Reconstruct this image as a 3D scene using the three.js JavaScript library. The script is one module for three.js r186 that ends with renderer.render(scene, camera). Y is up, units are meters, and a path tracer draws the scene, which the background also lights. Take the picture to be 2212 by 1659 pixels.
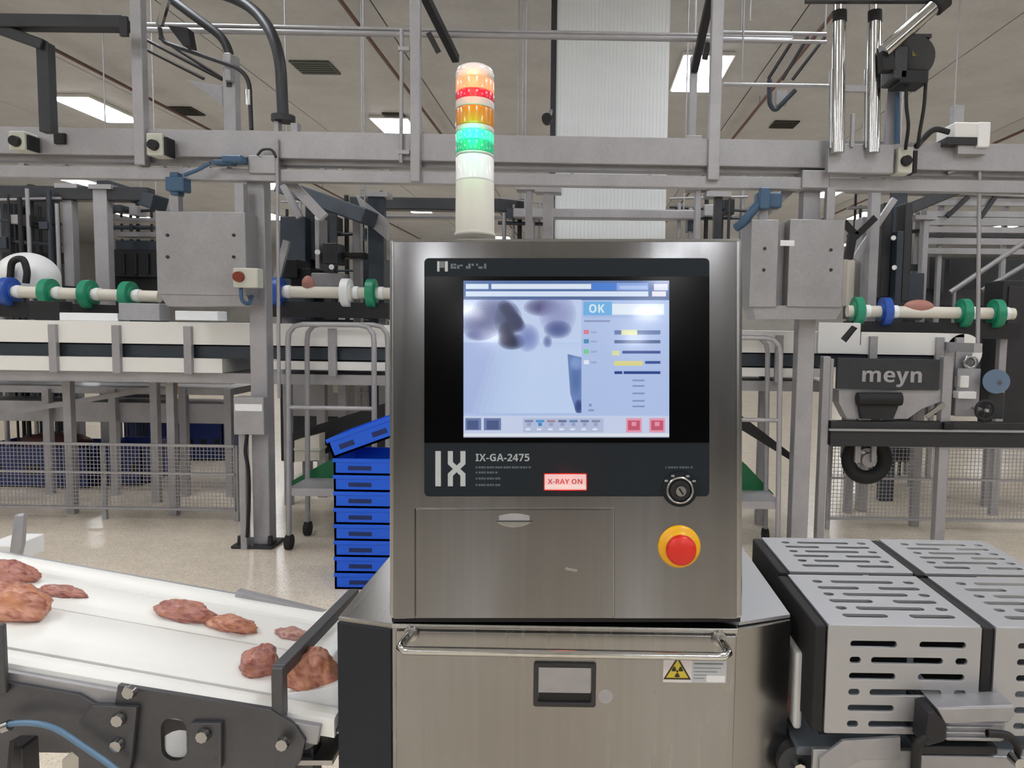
import * as THREE from 'three';
import { RoundedBoxGeometry } from 'three/addons/geometries/RoundedBoxGeometry.js';
import { mergeGeometries, mergeVertices, toCreasedNormals } from 'three/addons/utils/BufferGeometryUtils.js';
import { RectAreaLightUniformsLib } from 'three/addons/lights/RectAreaLightUniformsLib.js';
import { FontLoader } from 'three/addons/loaders/FontLoader.js';
import { TextGeometry } from 'three/addons/geometries/TextGeometry.js';
import { ImprovedNoise } from 'three/addons/math/ImprovedNoise.js';

// ---------------------------------------------------------------- camera, light, exposure
RectAreaLightUniformsLib.init();
const scene = new THREE.Scene();
const FW = 2212, FH = 1659, F = 1660, CX = 1260, CY = 829.5;
const PITCH = Math.atan(129.5 / F), ROLL = 0.015, EYE = new THREE.Vector3(0, 1.5, 0);
const camera = new THREE.PerspectiveCamera(2 * Math.atan(FH / 2 / F) * 180 / Math.PI, FW / FH, 0.05, 120);
camera.position.copy(EYE);
camera.rotation.set(-PITCH, 0, ROLL, 'YXZ');
camera.setViewOffset(FW, FH, FW / 2 - CX, FH / 2 - CY, FW, FH);
camera.updateMatrixWorld(true);
scene.add(camera);
scene.background = new THREE.Color(0x000000);
const renderer = new THREE.WebGLRenderer({ antialias: true });
renderer.toneMapping = THREE.LinearToneMapping;
renderer.toneMappingExposure = 0.8;
renderer.shadowMap.enabled = true;
const LAMP_NITS = 9, LAMP_COLOR = 0xfafcff, LAMP_GLOW = 18;
const HALL = { x0: -24, x1: 24, z0: -38, z1: 30, h: 5.0 };

// ---------------------------------------------------------------- helpers
const V = (x, y, z) => new THREE.Vector3(x, y, z);
let seed = 7;
const rnd = () => { seed = (seed * 1664525 + 1013904223) % 4294967296; return seed / 4294967296; };
const rr = (a, b) => a + (b - a) * rnd();
const noise = new ImprovedNoise();
const Q = camera.quaternion.clone();
const rayOf = (px, py) => V((px - CX) / F, -(py - CY) / F, -1).applyQuaternion(Q);
// point of the hall on the line of sight of a photo pixel at a depth d (metres along -z), or on a level y
const W = (px, py, d) => { const r = rayOf(px, py); return r.multiplyScalar(d / -r.z).add(EYE); };
const WY = (px, py, y) => { const r = rayOf(px, py); return r.multiplyScalar((y - EYE.y) / r.y).add(EYE); };

const taken = {};
function numbered(n) { const k = taken[n] = (taken[n] ?? -1) + 1; return k ? `${n}_${String(k).padStart(3, '0')}` : n; }
function thing(name, label, category, base, opt = {}) {
  const o = new THREE.Group(); o.name = numbered(name); scene.add(o);
  o.position.copy(base); o.userData = { label, category };
  if (opt.group) o.userData.group = opt.group;
  if (opt.kind) o.userData.kind = opt.kind;
  o._base = o.position.clone();
  return o;
}
function uvBox(g) {                       // uv in metres, by the way each face points
  if (!g.attributes.normal) g.computeVertexNormals();
  const p = g.attributes.position, n = g.attributes.normal, uv = new Float32Array(p.count * 2);
  for (let i = 0; i < p.count; i++) {
    const a = Math.abs(n.getX(i)), b = Math.abs(n.getY(i)), c = Math.abs(n.getZ(i));
    if (c >= a && c >= b) { uv[2 * i] = p.getX(i); uv[2 * i + 1] = p.getY(i); }
    else if (a >= b) { uv[2 * i] = p.getZ(i); uv[2 * i + 1] = p.getY(i); }
    else { uv[2 * i] = p.getX(i); uv[2 * i + 1] = p.getZ(i); }
  }
  g.setAttribute('uv', new THREE.BufferAttribute(uv, 2));
  return g;
}
function prep(gs, keepUV) {
  gs = (Array.isArray(gs) ? gs : [gs]).map(g => {
    g = g.index ? g.toNonIndexed() : g;
    for (const k of Object.keys(g.attributes)) if (!['position', 'normal', 'uv'].includes(k) && !(keepUV && k === 'color')) g.deleteAttribute(k);
    if (!keepUV) uvBox(g);
    return g;
  });
  return gs.length > 1 ? mergeGeometries(gs) : gs[0];
}
// geometries come in hall coordinates; the mesh keeps them relative to its thing's base
function add(parent, name, gs, mat, opt = {}) {
  const g = prep(gs, opt.uv), root = parent._root || parent;
  g.translate(-root._base.x, -root._base.y, -root._base.z);
  const m = new THREE.Mesh(g, mat);
  m.name = name; m.castShadow = m.receiveShadow = true; m._root = root;
  if (opt.label) m.userData.label = opt.label;
  if (opt.kind) m.userData.kind = opt.kind;
  parent.add(m);
  return m;
}
function solo(name, label, category, gs, mat, base, opt = {}) {   // a thing that is one mesh
  const g = prep(gs, opt.uv); g.translate(-base.x, -base.y, -base.z);
  const m = new THREE.Mesh(g, mat); m.name = numbered(name); m.position.copy(base);
  m.castShadow = m.receiveShadow = true; m.userData = { label, category };
  if (opt.group) m.userData.group = opt.group;
  if (opt.kind) m.userData.kind = opt.kind;
  m._base = base.clone(); scene.add(m);
  return m;
}
function struct(name, gs, mat, label, category, opt = {}) { return solo(name, label, category, gs, mat, V(0, 0, 0), { ...opt, kind: 'structure' }); }
const box = (x0, x1, y0, y1, z0, z1, r = 0) => {
  const w = Math.abs(x1 - x0), h = Math.abs(y1 - y0), d = Math.abs(z1 - z0);
  const g = r ? new RoundedBoxGeometry(w, h, d, 2, Math.min(r, w / 2.1, h / 2.1, d / 2.1)) : new THREE.BoxGeometry(w, h, d);
  return g.translate((x0 + x1) / 2, (y0 + y1) / 2, (z0 + z1) / 2);
};
// box whose front face covers a rectangle of the photo at depth d, th metres deep
function pbox(x0, y0, x1, y1, d, th, r = 0) {
  const c = W((x0 + x1) / 2, (y0 + y1) / 2, d), s = d / F, w = Math.abs(x1 - x0) * s, h = Math.abs(y1 - y0) * s;
  return box(c.x - w / 2, c.x + w / 2, c.y - h / 2, c.y + h / 2, c.z - th, c.z, r);
}
// upright post from the floor (or from y1 px) with its front at depth d
function ppost(xa, ya, xb, yb, wpx, d, th, r = 0.004, toFloor = false) {
  const a = W(xa, ya, d), b = W(xb, yb, d), x = (a.x + b.x) / 2, w = wpx * d / F / 2;
  return box(x - w, x + w, toFloor ? 0 : b.y, a.y, a.z - th, a.z, r);
}
function bar(a, b, w, h, r = 0) {          // square bar between two points: w in the upright sense, h deep
  const L = a.distanceTo(b), g = r ? new RoundedBoxGeometry(L, w, h, 2, r) : new THREE.BoxGeometry(L, w, h);
  const x = b.clone().sub(a).normalize();
  let z = V(0, 0, 1); if (Math.abs(x.z) > 0.9) z = V(1, 0, 0);
  const y = z.clone().cross(x).normalize(); z = x.clone().cross(y);
  return g.applyMatrix4(new THREE.Matrix4().makeBasis(x, y, z).setPosition(a.clone().add(b).multiplyScalar(0.5)));
}
const pbar = (a, b, w, h, r) => bar(W(...a), W(...b), w, h, r);
function cyl(a, b, r0, r1 = r0, seg = 20) {
  const d = b.clone().sub(a), g = new THREE.CylinderGeometry(r1, r0, d.length(), seg);
  g.applyQuaternion(new THREE.Quaternion().setFromUnitVectors(V(0, 1, 0), d.clone().normalize()));
  return g.translate((a.x + b.x) / 2, (a.y + b.y) / 2, (a.z + b.z) / 2);
}
function tube(pts, r, fillet = 0.05, seg = 10) {   // bent pipe with rounded corners
  const path = new THREE.CurvePath(); let prev = pts[0];
  for (let i = 1; i < pts.length - 1; i++) {
    const p = pts[i], f = Math.min(fillet, p.distanceTo(pts[i - 1]) / 2.1, p.distanceTo(pts[i + 1]) / 2.1);
    const a = p.clone().add(pts[i - 1].clone().sub(p).setLength(f)), b = p.clone().add(pts[i + 1].clone().sub(p).setLength(f));
    path.add(new THREE.LineCurve3(prev, a)); path.add(new THREE.QuadraticBezierCurve3(a, p.clone(), b)); prev = b;
  }
  path.add(new THREE.LineCurve3(prev, pts[pts.length - 1]));
  return new THREE.TubeGeometry(path, Math.max(12, pts.length * 14), r, seg, false);
}
const ptube = (pts, rpx, fillet, seg) => tube(pts.map(p => W(...p)), rpx * pts[0][2] / F, fillet, seg);
function cable(pts, r, seg = 8, n = 40) { return new THREE.TubeGeometry(new THREE.CatmullRomCurve3(pts.map(p => W(...p))), n, r, seg, false); }
function extr(shape, depth, bevel = 0, seg = 12) {
  return new THREE.ExtrudeGeometry(shape, { depth, bevelEnabled: bevel > 0, bevelSize: bevel, bevelThickness: bevel, bevelOffset: -bevel, bevelSegments: 2, curveSegments: seg });
}
function rrect(x0, y0, x1, y1, r, S = THREE.Shape) {
  const s = new S(); if (x0 > x1) [x0, x1] = [x1, x0]; if (y0 > y1) [y0, y1] = [y1, y0];
  s.moveTo(x0 + r, y0); s.lineTo(x1 - r, y0); s.absarc(x1 - r, y0 + r, r, -Math.PI / 2, 0); s.lineTo(x1, y1 - r); s.absarc(x1 - r, y1 - r, r, 0, Math.PI / 2);
  s.lineTo(x0 + r, y1); s.absarc(x0 + r, y1 - r, r, Math.PI / 2, Math.PI); s.lineTo(x0, y0 + r); s.absarc(x0 + r, y0 + r, r, Math.PI, 1.5 * Math.PI);
  return s;
}
const poly = pts => { const s = new THREE.Shape(); pts.forEach((p, i) => i ? s.lineTo(...p) : s.moveTo(...p)); s.closePath(); return s; };
// polygon plate traced at depth d with its own thickness
function pplate(pts, d, th, bevel = 0.001) {
  return extr(poly(pts.map(([x, y]) => { const p = W(x, y, d); return [p.x, p.y]; })), th, bevel).translate(0, 0, -d - th);
}

// ---------------------------------------------------------------- textures and materials
function dataTex(w, h, fn, srgb, repeat = true) {
  const a = new Uint8Array(w * h * 4);
  for (let y = 0; y < h; y++) for (let x = 0; x < w; x++) { const c = fn(x, y); const i = 4 * (y * w + x); a[i] = c[0]; a[i + 1] = c[1]; a[i + 2] = c[2]; a[i + 3] = 255; }
  const t = new THREE.DataTexture(a, w, h); t.magFilter = THREE.LinearFilter; t.minFilter = THREE.LinearMipmapLinearFilter; t.generateMipmaps = true;
  if (repeat) t.wrapS = t.wrapT = THREE.RepeatWrapping; if (srgb) t.colorSpace = THREE.SRGBColorSpace; t.needsUpdate = true;
  return t;
}
function tileNoise(n, cellsX, cellsY, oct, s) {          // tiling value noise, 0..1
  let sd = s; const rn = () => { sd = (sd * 1664525 + 1013904223) % 4294967296; return sd / 4294967296; };
  const out = new Float32Array(n * n); let amp = 1, tot = 0;
  for (let o = 0; o < oct; o++) {
    const cx = cellsX << o, cy = cellsY << o, g = new Float32Array(cx * cy).map(() => rn());
    for (let y = 0; y < n; y++) for (let x = 0; x < n; x++) {
      const fx = x / n * cx, fy = y / n * cy, ix = Math.floor(fx), iy = Math.floor(fy); let tx = fx - ix, ty = fy - iy; tx *= tx * (3 - 2 * tx); ty *= ty * (3 - 2 * ty);
      const at = (i, j) => g[(j % cy) * cx + (i % cx)];
      out[y * n + x] += amp * ((at(ix, iy) * (1 - tx) + at(ix + 1, iy) * tx) * (1 - ty) + (at(ix, iy + 1) * (1 - tx) + at(ix + 1, iy + 1) * tx) * ty);
    }
    tot += amp; amp *= 0.55;
  }
  return out.map(v => v / tot);
}
const brushN = tileNoise(256, 64, 2, 2, 3), blotN = tileNoise(256, 5, 5, 4, 11), fineN = tileNoise(256, 64, 64, 2, 23);
const g3 = v => [v, v, v];
const brushTex = dataTex(256, 256, (x, y) => g3(178 + 34 * brushN[y * 256 + x] + 18 * blotN[y * 256 + x]));
const steelTint = dataTex(256, 256, (x, y) => g3(Math.min(255, 226 + 14 * brushN[y * 256 + x] + 10 * blotN[y * 256 + x])), true);
const mottle = dataTex(256, 256, (x, y) => g3(Math.min(255, 212 + 30 * blotN[y * 256 + x] + 12 * fineN[y * 256 + x])), true);
const speckle = dataTex(256, 256, (x, y) => { const f = fineN[y * 256 + x], b = blotN[y * 256 + x]; const k = f < 0.3 ? 0.88 : f > 0.7 ? 1.06 : 1; return [Math.min(255, k * (230 + 18 * b)), Math.min(255, k * (224 + 18 * b)), Math.min(255, k * (214 + 18 * b))]; }, true);
const rep = (t, a, b) => { const c = t.clone(); c.repeat.set(a, b ?? a); c.needsUpdate = true; return c; };
const steelMaps = { map: rep(steelTint, 2, 2), roughnessMap: rep(brushTex, 2, 2) };
const std = (o) => new THREE.MeshStandardMaterial(o);
const phys = (o) => new THREE.MeshPhysicalMaterial(o);
const steel = (c, r, o = {}) => phys({ color: c, metalness: 1, roughness: r, ...steelMaps, ...o });
const M = {
  face: steel(0x909092, 0.16, { anisotropy: 0.88, anisotropyRotation: Math.PI / 2 }),
  trim: steel(0xb8b8b8, 0.26),
  cabinet: steel(0xa2a09e, 0.33, { anisotropy: 0.6, anisotropyRotation: Math.PI / 2 }),
  chrome: steel(0xd8d8d6, 0.16),
  frame: std({ color: 0xb9b8bc, metalness: 0.45, roughness: 0.46, map: rep(mottle, 1.3) }),
  boxSteel: std({ color: 0xb2b1b4, metalness: 0.5, roughness: 0.42, map: rep(mottle, 1.1) }),
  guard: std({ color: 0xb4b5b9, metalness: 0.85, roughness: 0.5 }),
  conveyorPlate: std({ color: 0x66666a, metalness: 0.7, roughness: 0.45, map: rep(mottle, 2) }),
  slate: phys({ color: 0x182026, roughness: 0.5, specularIntensity: 0.4 }),
  paintedReflection: std({ color: 0x161d2a, roughness: 0.42, metalness: 0.2, map: rep(mottle, 2) }),
  glassBlack: phys({ color: 0x020203, roughness: 0.14, specularIntensity: 0.35 }),
  black: std({ color: 0x141416, roughness: 0.6 }),
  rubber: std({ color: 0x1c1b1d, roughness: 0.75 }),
  darkPlate: std({ color: 0x434346, metalness: 0.55, roughness: 0.46, map: rep(mottle, 2) }),
  darkBlock: std({ color: 0x2a2a2e, roughness: 0.55, metalness: 0.2, map: rep(mottle, 3) }),
  machineDark: std({ color: 0x4a4c50, roughness: 0.45, metalness: 0.6, map: rep(mottle, 1.5) }),
  machineBlue: std({ color: 0x4b535d, roughness: 0.45, metalness: 0.55, map: rep(mottle, 1.5) }),
  whiteBelt: std({ color: 0xf1f1ee, roughness: 0.42 }),
  whitePlastic: std({ color: 0xeeeff0, roughness: 0.4 }),
  cream: std({ color: 0xd9d3c6, roughness: 0.5 }),
  paleBox: std({ color: 0xc9cbc0, roughness: 0.5 }),
  panelWhite: std({ color: 0xe9edef, roughness: 0.35 }),
  ceiling: std({ color: 0xdadce0, roughness: 0.45, map: rep(mottle, 0.35) }),
  wall: std({ color: 0xe4e3e0, roughness: 0.5, map: rep(mottle, 0.4) }),
  wallGrey: std({ color: 0x8c8d8e, roughness: 0.5, map: rep(mottle, 0.4) }),
  beltShade: std({ color: 0x5d646c, roughness: 0.5 }),
  floor: std({ color: 0xf6efe4, roughness: 0.3, map: rep(speckle, 2.2), roughnessMap: rep(mottle, 0.6) }),
  redPipe: std({ color: 0x6b4a45, roughness: 0.5 }),
  greenDisc: std({ color: 0x1d8a68, roughness: 0.4 }),
  blueDisc: std({ color: 0x2350a8, roughness: 0.4 }),
  blueCrate: std({ color: 0x0b5ce0, roughness: 0.42 }),
  navyCrate: std({ color: 0x1a2a60, roughness: 0.5 }),
  slot: std({ color: 0x06225e, roughness: 0.6 }),  // dark tone painted in for shade inside the crate hand holes
  greenSheet: std({ color: 0x1f6b43, roughness: 0.5 }),
  blueMotor: std({ color: 0x6b7f98, roughness: 0.4, metalness: 0.3 }),
  blueTube: std({ color: 0x5f7f9d, roughness: 0.35 }),
  valveBlue: std({ color: 0x3f5f7f, roughness: 0.4 }),
  vent: std({ color: 0x5f6663, roughness: 0.6, metalness: 0.3 }),
  ventDark: std({ color: 0x34332f, roughness: 0.7 }),
  yellow: std({ color: 0xeeb112, roughness: 0.35 }),
  red: std({ color: 0xd8281a, roughness: 0.35 }),
  orange: std({ color: 0x7a2c08, roughness: 0.4 }),
  ochre: std({ color: 0x6a6330, roughness: 0.5, metalness: 0.4 }),
  lampHousing: std({ color: 0xe8e8e6, roughness: 0.4 }),
  lampGlow: std({ color: 0xffffff, emissive: LAMP_COLOR, emissiveIntensity: LAMP_GLOW }),
};

// ---------------------------------------------------------------- the hall
{
  const { x0, x1, z0, z1, h } = HALL, t = 0.3;
  struct('floor', box(x0 - t, x1 + t, -t, 0, z0 - t, z1 + t), M.floor, 'beige speckled resin floor of the processing hall', 'floor');
  const ceil = struct('ceiling', box(x0 - t, x1 + t, h + 0.02, h + t, z0 - t, z1 + t), M.rubber, 'grey ceiling of long smooth insulated panels with seams', 'ceiling');
  for (let x = x0, k = 0; x < x1 - 0.1; x += 2.4, k++) {
    const panel = add(ceil, 'panel', box(x + 0.008, x + 2.392, h, h + 0.02, z0, z1, 0.004), M.ceiling);
  }
  struct('wall_back', box(x0 - t, x1 + t, 0, h, z0 - t, z0), M.wall, 'pale cream far wall of the hall', 'wall');
  struct('wall_front', box(x0 - t, x1 + t, 0, h, z1, z1 + t), M.wallGrey, 'grey panel wall closing the near end of hall', 'wall');
  struct('wall_left', box(x0 - t, x0, 0, h, z0, z1), M.wall, 'pale cream side wall beyond the white conveyor line', 'wall');
  struct('wall_right', box(x1, x1 + t, 0, h, z0, z1), M.wall, 'pale cream side wall beyond the slatted rack', 'wall');
}
// ceiling lamps: each a flat panel with its own area light just below the diffuser
function ceilingLamp(x, z, w = 0.62, l = 1.5) {
  const h = HALL.h, t = thing('ceiling_light', 'white rectangular light panel fixed flat on the grey ceiling', 'ceiling light', V(x, h, z), { group: 'ceiling light panels' });
  add(t, 'housing', box(x - w / 2 - 0.03, x + w / 2 + 0.03, h - 0.05, h, z - l / 2 - 0.03, z + l / 2 + 0.03, 0.01), M.lampHousing);
  add(t, 'diffuser', box(x - w / 2, x + w / 2, h - 0.06, h - 0.045, z - l / 2, z + l / 2), M.lampGlow);
  const li = new THREE.RectAreaLight(LAMP_COLOR, LAMP_NITS, w, l);
  li.position.set(x, h - 0.07, z); li.rotation.x = -Math.PI / 2; scene.add(li);
}
for (const [x, z] of [[-8.2, -13.2], [-3.4, -14.2], [1.55, -10.9], [8.9, -14.2], [-15.4, -26.3], [-10.6, -26.3], [-5.2, -24], [0.4, -24], [8.6, -24], [14, -26.3], [-15.4, -16], [14.5, -16], [-3.4, -32], [6, -32], [-8.2, -20], [-13, -20], [6.2, -20], [11, -20], [-11, -32], [11, -32]]) ceilingLamp(x, z);
for (const z of [-5.2, -0.6, 4, 8.8, 13.8, 18.8, 24]) for (const x of [-12.8, -8.2, -3.2, 1.75, 6.5, 11.3]) ceilingLamp(x, z);

// white ribbed column and the dark channel beside it
{
  const d = 7.8, a = W(1201, 300, d), b = W(1441, 300, d), y1 = HALL.h, pts = [[a.x, -d - 0.5]], n = 30;
  for (let i = 0; i <= n; i++) { const x = a.x + (b.x - a.x) * i / n; pts.push([x - 0.004, -d], [x, -d - 0.004], [x + 0.004, -d]); }
  pts.push([b.x, -d - 0.5]);
  const g = extr(poly(pts.map(p => [p[0], -p[1]])), y1, 0).rotateX(-Math.PI / 2);
  struct('wall_column', g, M.panelWhite, 'tall white ribbed panel column reaching up to the ceiling', 'column');
  const c = W(1194, 300, d - 0.02);
  struct('trim_1', box(c.x - 0.028, c.x + 0.028, 0, y1, -d - 0.3, -d + 0.02, 0.004), M.machineDark, 'dark steel channel along the edge of white ribbed column', 'trim');
}
// red pipes along the ceiling
for (const [x, y, l] of [[-6.75, 4.86, 'thin red pipe on the ceiling beyond the tall hanger with conduit tray'], [-2.62, 4.86, 'thin red pipe on the ceiling between the vents'], [2.62, 4.86, 'thin red pipe on the ceiling beyond the white column'], [7.35, 4.86, 'thin red pipe on the ceiling above the white lamp housing']]) {
  const t = thing('ceiling_pipe', l, 'pipe', V(x, y, -20), { group: 'red ceiling pipes' });
  add(t, 'pipe', cyl(V(x, y, -37.5), V(x, y, -3), 0.024, 0.024, 10), M.redPipe);
  for (let z = -36; z < -4; z += 4) add(t, 'clip', cyl(V(x, y, z), V(x, 5, z), 0.008), M.frame);
}
// flat ceiling vents
for (const [x0, y0, x1, y1, m, l] of [[640, 133, 722, 160, 'vent', 'square grey ceiling vent beside the bent conduit pipe'], [372, 232, 428, 249, 'ventDark', 'small dark ceiling vent between post and hanging pipes'], [832, 245, 876, 259, 'ventDark', 'small dark ceiling vent next to the thin hanger post'], [1668, 262, 1720, 277, 'ventDark', 'small dark ceiling vent above the beam by twin tubes']]) {
  const a = WY((x0 + x1) / 2, y0, 4.985), b = WY((x0 + x1) / 2, y1, 4.985), cx = (a.x + b.x) / 2, hw = (x1 - x0) / 2 * -(a.z + b.z) / 2 / F;
  const t = thing('ceiling_vent', l, 'vent', V(cx, 5, (a.z + b.z) / 2));
  add(t, 'frame', box(cx - hw, cx + hw, 4.975, 5.0, b.z, a.z, 0.004), M[m]);
  for (let k = 1; k < 6; k++) { const z = a.z + (b.z - a.z) * k / 6; add(t, 'slat', box(cx - hw * 0.9, cx + hw * 0.9, 4.965, 4.976, z - 0.02, z + 0.02), M[m]); }
}

// ---------------------------------------------------------------- overhead gantry
{
  const d = 5.0, t = thing('support_gantry', 'grey steel gantry with wide box beam on two floor posts', 'gantry', V(W(1150, 1190, d).x, 0, -d));
  add(t, 'beam', pbar([-90, 309, d], [2330, 352, d], 0.152, 0.16, 0.006), M.frame);
  add(t, 'beam_lip', pbar([-90, 283, d + 0.02], [2330, 325, d + 0.02], 0.02, 0.2), M.frame);
  add(t, 'under_tray', pbar([-90, 341, d + 0.03], [2330, 382, d + 0.03], 0.04, 0.1), M.frame);
  add(t, 'rail', pbar([-90, 370, d - 0.04], [2330, 408, d - 0.04], 0.075, 0.08, 0.005), M.frame);
  // floor posts
  for (const [xa, ya, xb] of [[561, 372, 556], [1758, 404, 1722]]) {
    add(t, 'post', ppost(xa, ya, xb, 1188, 37, d - 0.02, 0.11, 0.008, true), M.frame);
    add(t, 'post_cap', pbox(xa - 25, ya - 36, xa + 34, ya + 2, d - 0.1, 0.2, 0.008), M.frame);
    const f = W(xb, 1185, d);
    add(t, 'foot_plate', box(f.x - 0.14, f.x + 0.13, 0, 0.02, f.z - 0.14, f.z + 0.08, 0.004), M.darkPlate);
    for (const s of [-1, 1]) add(t, 'anchor_bolt', cyl(V(f.x + s * 0.1, 0.02, f.z + 0.03), V(f.x + s * 0.1, 0.075, f.z + 0.03), 0.02, 0.016, 8), M.darkPlate);
    add(t, 'joint_band', box(f.x - 0.065, f.x + 0.065, 1.93, 1.945, f.z - 0.1, f.z + 0.027, 0.003), M.frame);
  }
  // hangers up to the ceiling
  for (const [xa, xb, yb, w] of [[288, 303, 356, 22], [894, 897, 392, 20], [1553, 1541, 388, 24]]) {
    const a = W(xa, 0, d - 0.12), b = W(xb, yb, d - 0.12), x = b.x * 0.6 + a.x * 0.4;
    add(t, 'hanger', box(x - w * d / F / 2, x + w * d / F / 2, b.y, 5, a.z - 0.07, a.z, 0.006), M.frame);
  }
  add(t, 'knee_brace', pbar([606, 372, d + 0.06], [700, 470, d + 0.06], 0.06, 0.05), M.frame);
  add(t, 'knee_brace', pbar([1735, 382, d + 0.06], [1640, 470, d + 0.06], 0.06, 0.05), M.frame);
  for (const x of [40, 130, 345, 395, 440, 490, 690, 730, 830, 1130, 1165, 1232, 1400, 1600, 1640, 1690, 1860, 1905, 2000, 2035]) {
    const y = 372 + (x / 2212) * 38, w = 3 + (x % 7);
    add(t, 'clamp', pbox(x, y - 20, x + w + 4, y - 6, d - 0.05, 0.05), M.frame);
  }
}
// switch boxes on the beam
for (const [x0, y0, x1, y1, l] of [[18, 283, 52, 322, 'cream switch box on the beam beside a hanging square tube'], [316, 288, 350, 334, 'cream switch box on the beam next to the tall hanger'], [1941, 318, 1972, 372, 'cream switch box on the beam beneath hanging cables']]) {
  const d = 4.78, c = W((x0 + x1) / 2, (y0 + y1) / 2, d), t = thing('switch_box', l, 'switch box', c, { group: 'switch boxes along the beam' });
  add(t, 'housing', pbox(x0, y0, x1, y1, d, 0.13, 0.008), M.paleBox);
  add(t, 'side_gland', pbox(x1 + 1, y0 + 8, x1 + 10, y1, d + 0.02, 0.1, 0.004), M.black);
  const b = W((x0 + x1) / 2, (y0 + y1) / 2 + 3, d);
  add(t, 'button', cyl(b.clone(), b.clone().add(V(0, 0, 0.03)), 0.033, 0.03, 16), M.black);
}
{ const t = solo('black_socket', 'small square black socket mounted on the grey beam', 'socket', pbox(115, 287, 139, 310, 4.9, 0.05, 0.006), M.black, W(127, 298, 4.93)); }

// twin rails hanging above the gantry
function railPair(name, label, rows, d, xa, xb) {
  const t = thing(name, label, 'rail', W((xa + xb) / 2, rows[0][0], d));
  for (const [ya, yb, r, m] of rows) add(t, 'rail', cyl(W(xa, ya, d), W(xb, yb, d), r * d / F, r * d / F, 10), M[m || 'frame']);
  for (let x = xa + 40; x < xb - 20; x += 1640) { const p = W(x, rows[0][0], d); add(t, 'hanger_rod', cyl(p, V(p.x, 5, p.z), 0.006), M.frame); }
  return t;
}
railPair('rail_pair', 'pair of thin steel rails running above the beam', [[45, 80, 4, 'frame'], [58, 88, 6, 'frame']], 5.5, -60, 1712);
railPair('short_rail_pair', 'short bright steel rails ending beside the twin tubes', [[70, 74, 4, 'frame'], [86, 91, 4, 'frame']], 5.2, 1560, 1785);
railPair('single_rail', 'single bright rod crossing from hanger post to twin tubes', [[182, 186, 4, 'frame']], 5.15, 1562, 1800);

// square tube tray and drop tube
{
  const d = 4.7, t = thing('cable_tray', 'dark square tube tray with a short drop post onto the beam', 'tray', W(93, 290, d));
  add(t, 'tray', pbar([-80, 48, d], [272, 52, d], 0.075, 0.1, 0.008), M.machineDark);
  add(t, 'end_plate', pbox(258, 36, 274, 76, d - 0.06, 0.02), M.darkPlate);
  add(t, 'sloping_arm', pbar([-60, 42, d], [96, 98, d], 0.06, 0.06, 0.006), M.machineDark);
  add(t, 'drop_post', ppost(92, 90, 94, 284, 25, d, 0.07), M.machineDark);
}
// bent conduits
{
  const d = 5.1;
  let t = thing('bent_conduit', 'thick dark conduit bending down to a bracket on the beam', 'conduit', W(612, 262, d));
  add(t, 'pipe', ptube([[420, -30, d + 0.3], [540, 6, d + 0.2], [604, 92, d], [612, 262, d]], 11, 0.35, 14), M.machineDark);
  add(t, 'flange', cyl(W(612, 250, d), W(612, 263, d), 0.075), M.darkPlate);
  add(t, 'bracket', [pbox(592, 262, 601, 293, d - 0.03, 0.06), pbox(628, 266, 642, 293, d - 0.03, 0.06)], M.frame);
  t = thing('bent_conduit', 'dark conduit bending into a square drop tube behind hanger', 'conduit', W(497, 290, d + 0.1));
  add(t, 'pipe', ptube([[330, -30, d + 0.2], [497, 92, d + 0.1], [498, 190, d + 0.1]], 9, 0.2, 12), M.machineDark);
  add(t, 'drop_tube', ppost(495, 118, 495, 290, 26, d + 0.08, 0.08), M.frame);
  add(t, 'sleeve', pbox(484, 115, 498, 172, d + 0.03, 0.05, 0.006), M.frame);
  t = thing('bent_conduit', 'slim dark conduit stepping down beside the drop tube', 'conduit', W(540, 290, d));
  add(t, 'pipe', ptube([[345, 60, d], [350, 90, d], [538, 155, d], [543, 280, d]], 4.5, 0.12, 10), M.machineDark);
  add(t, 'coupling', cyl(W(536, 195, d), W(537, 228, d), 0.022), M.chrome);
  t = thing('hanging_bracket', 'dark slanted motor bracket hanging under the conduits', 'bracket', W(390, 70, d));
  add(t, 'arm', pbar([360, 0, d - 0.1], [345, 55, d - 0.1], 0.035, 0.03), M.chrome);
  add(t, 'block', pplate([[362, 55], [405, 60], [412, 100], [395, 98]], d - 0.1, 0.08), M.darkBlock);
  t = thing('wire_bundle', 'three thin dark rods slanting under the ceiling', 'rods', W(410, 140, d));
  for (const [a, b, c, e] of [[312, 84, 480, 172], [318, 108, 440, 170], [345, 82, 500, 182]]) add(t, 'rod', cyl(W(a, b, d + 0.2), W(c, e, d + 0.2), 0.011), M.darkPlate);
  add(t, 'junction', pplate([[402, 172], [480, 185], [480, 230], [450, 205]], d + 0.2, 0.05), M.frame);
}
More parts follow.
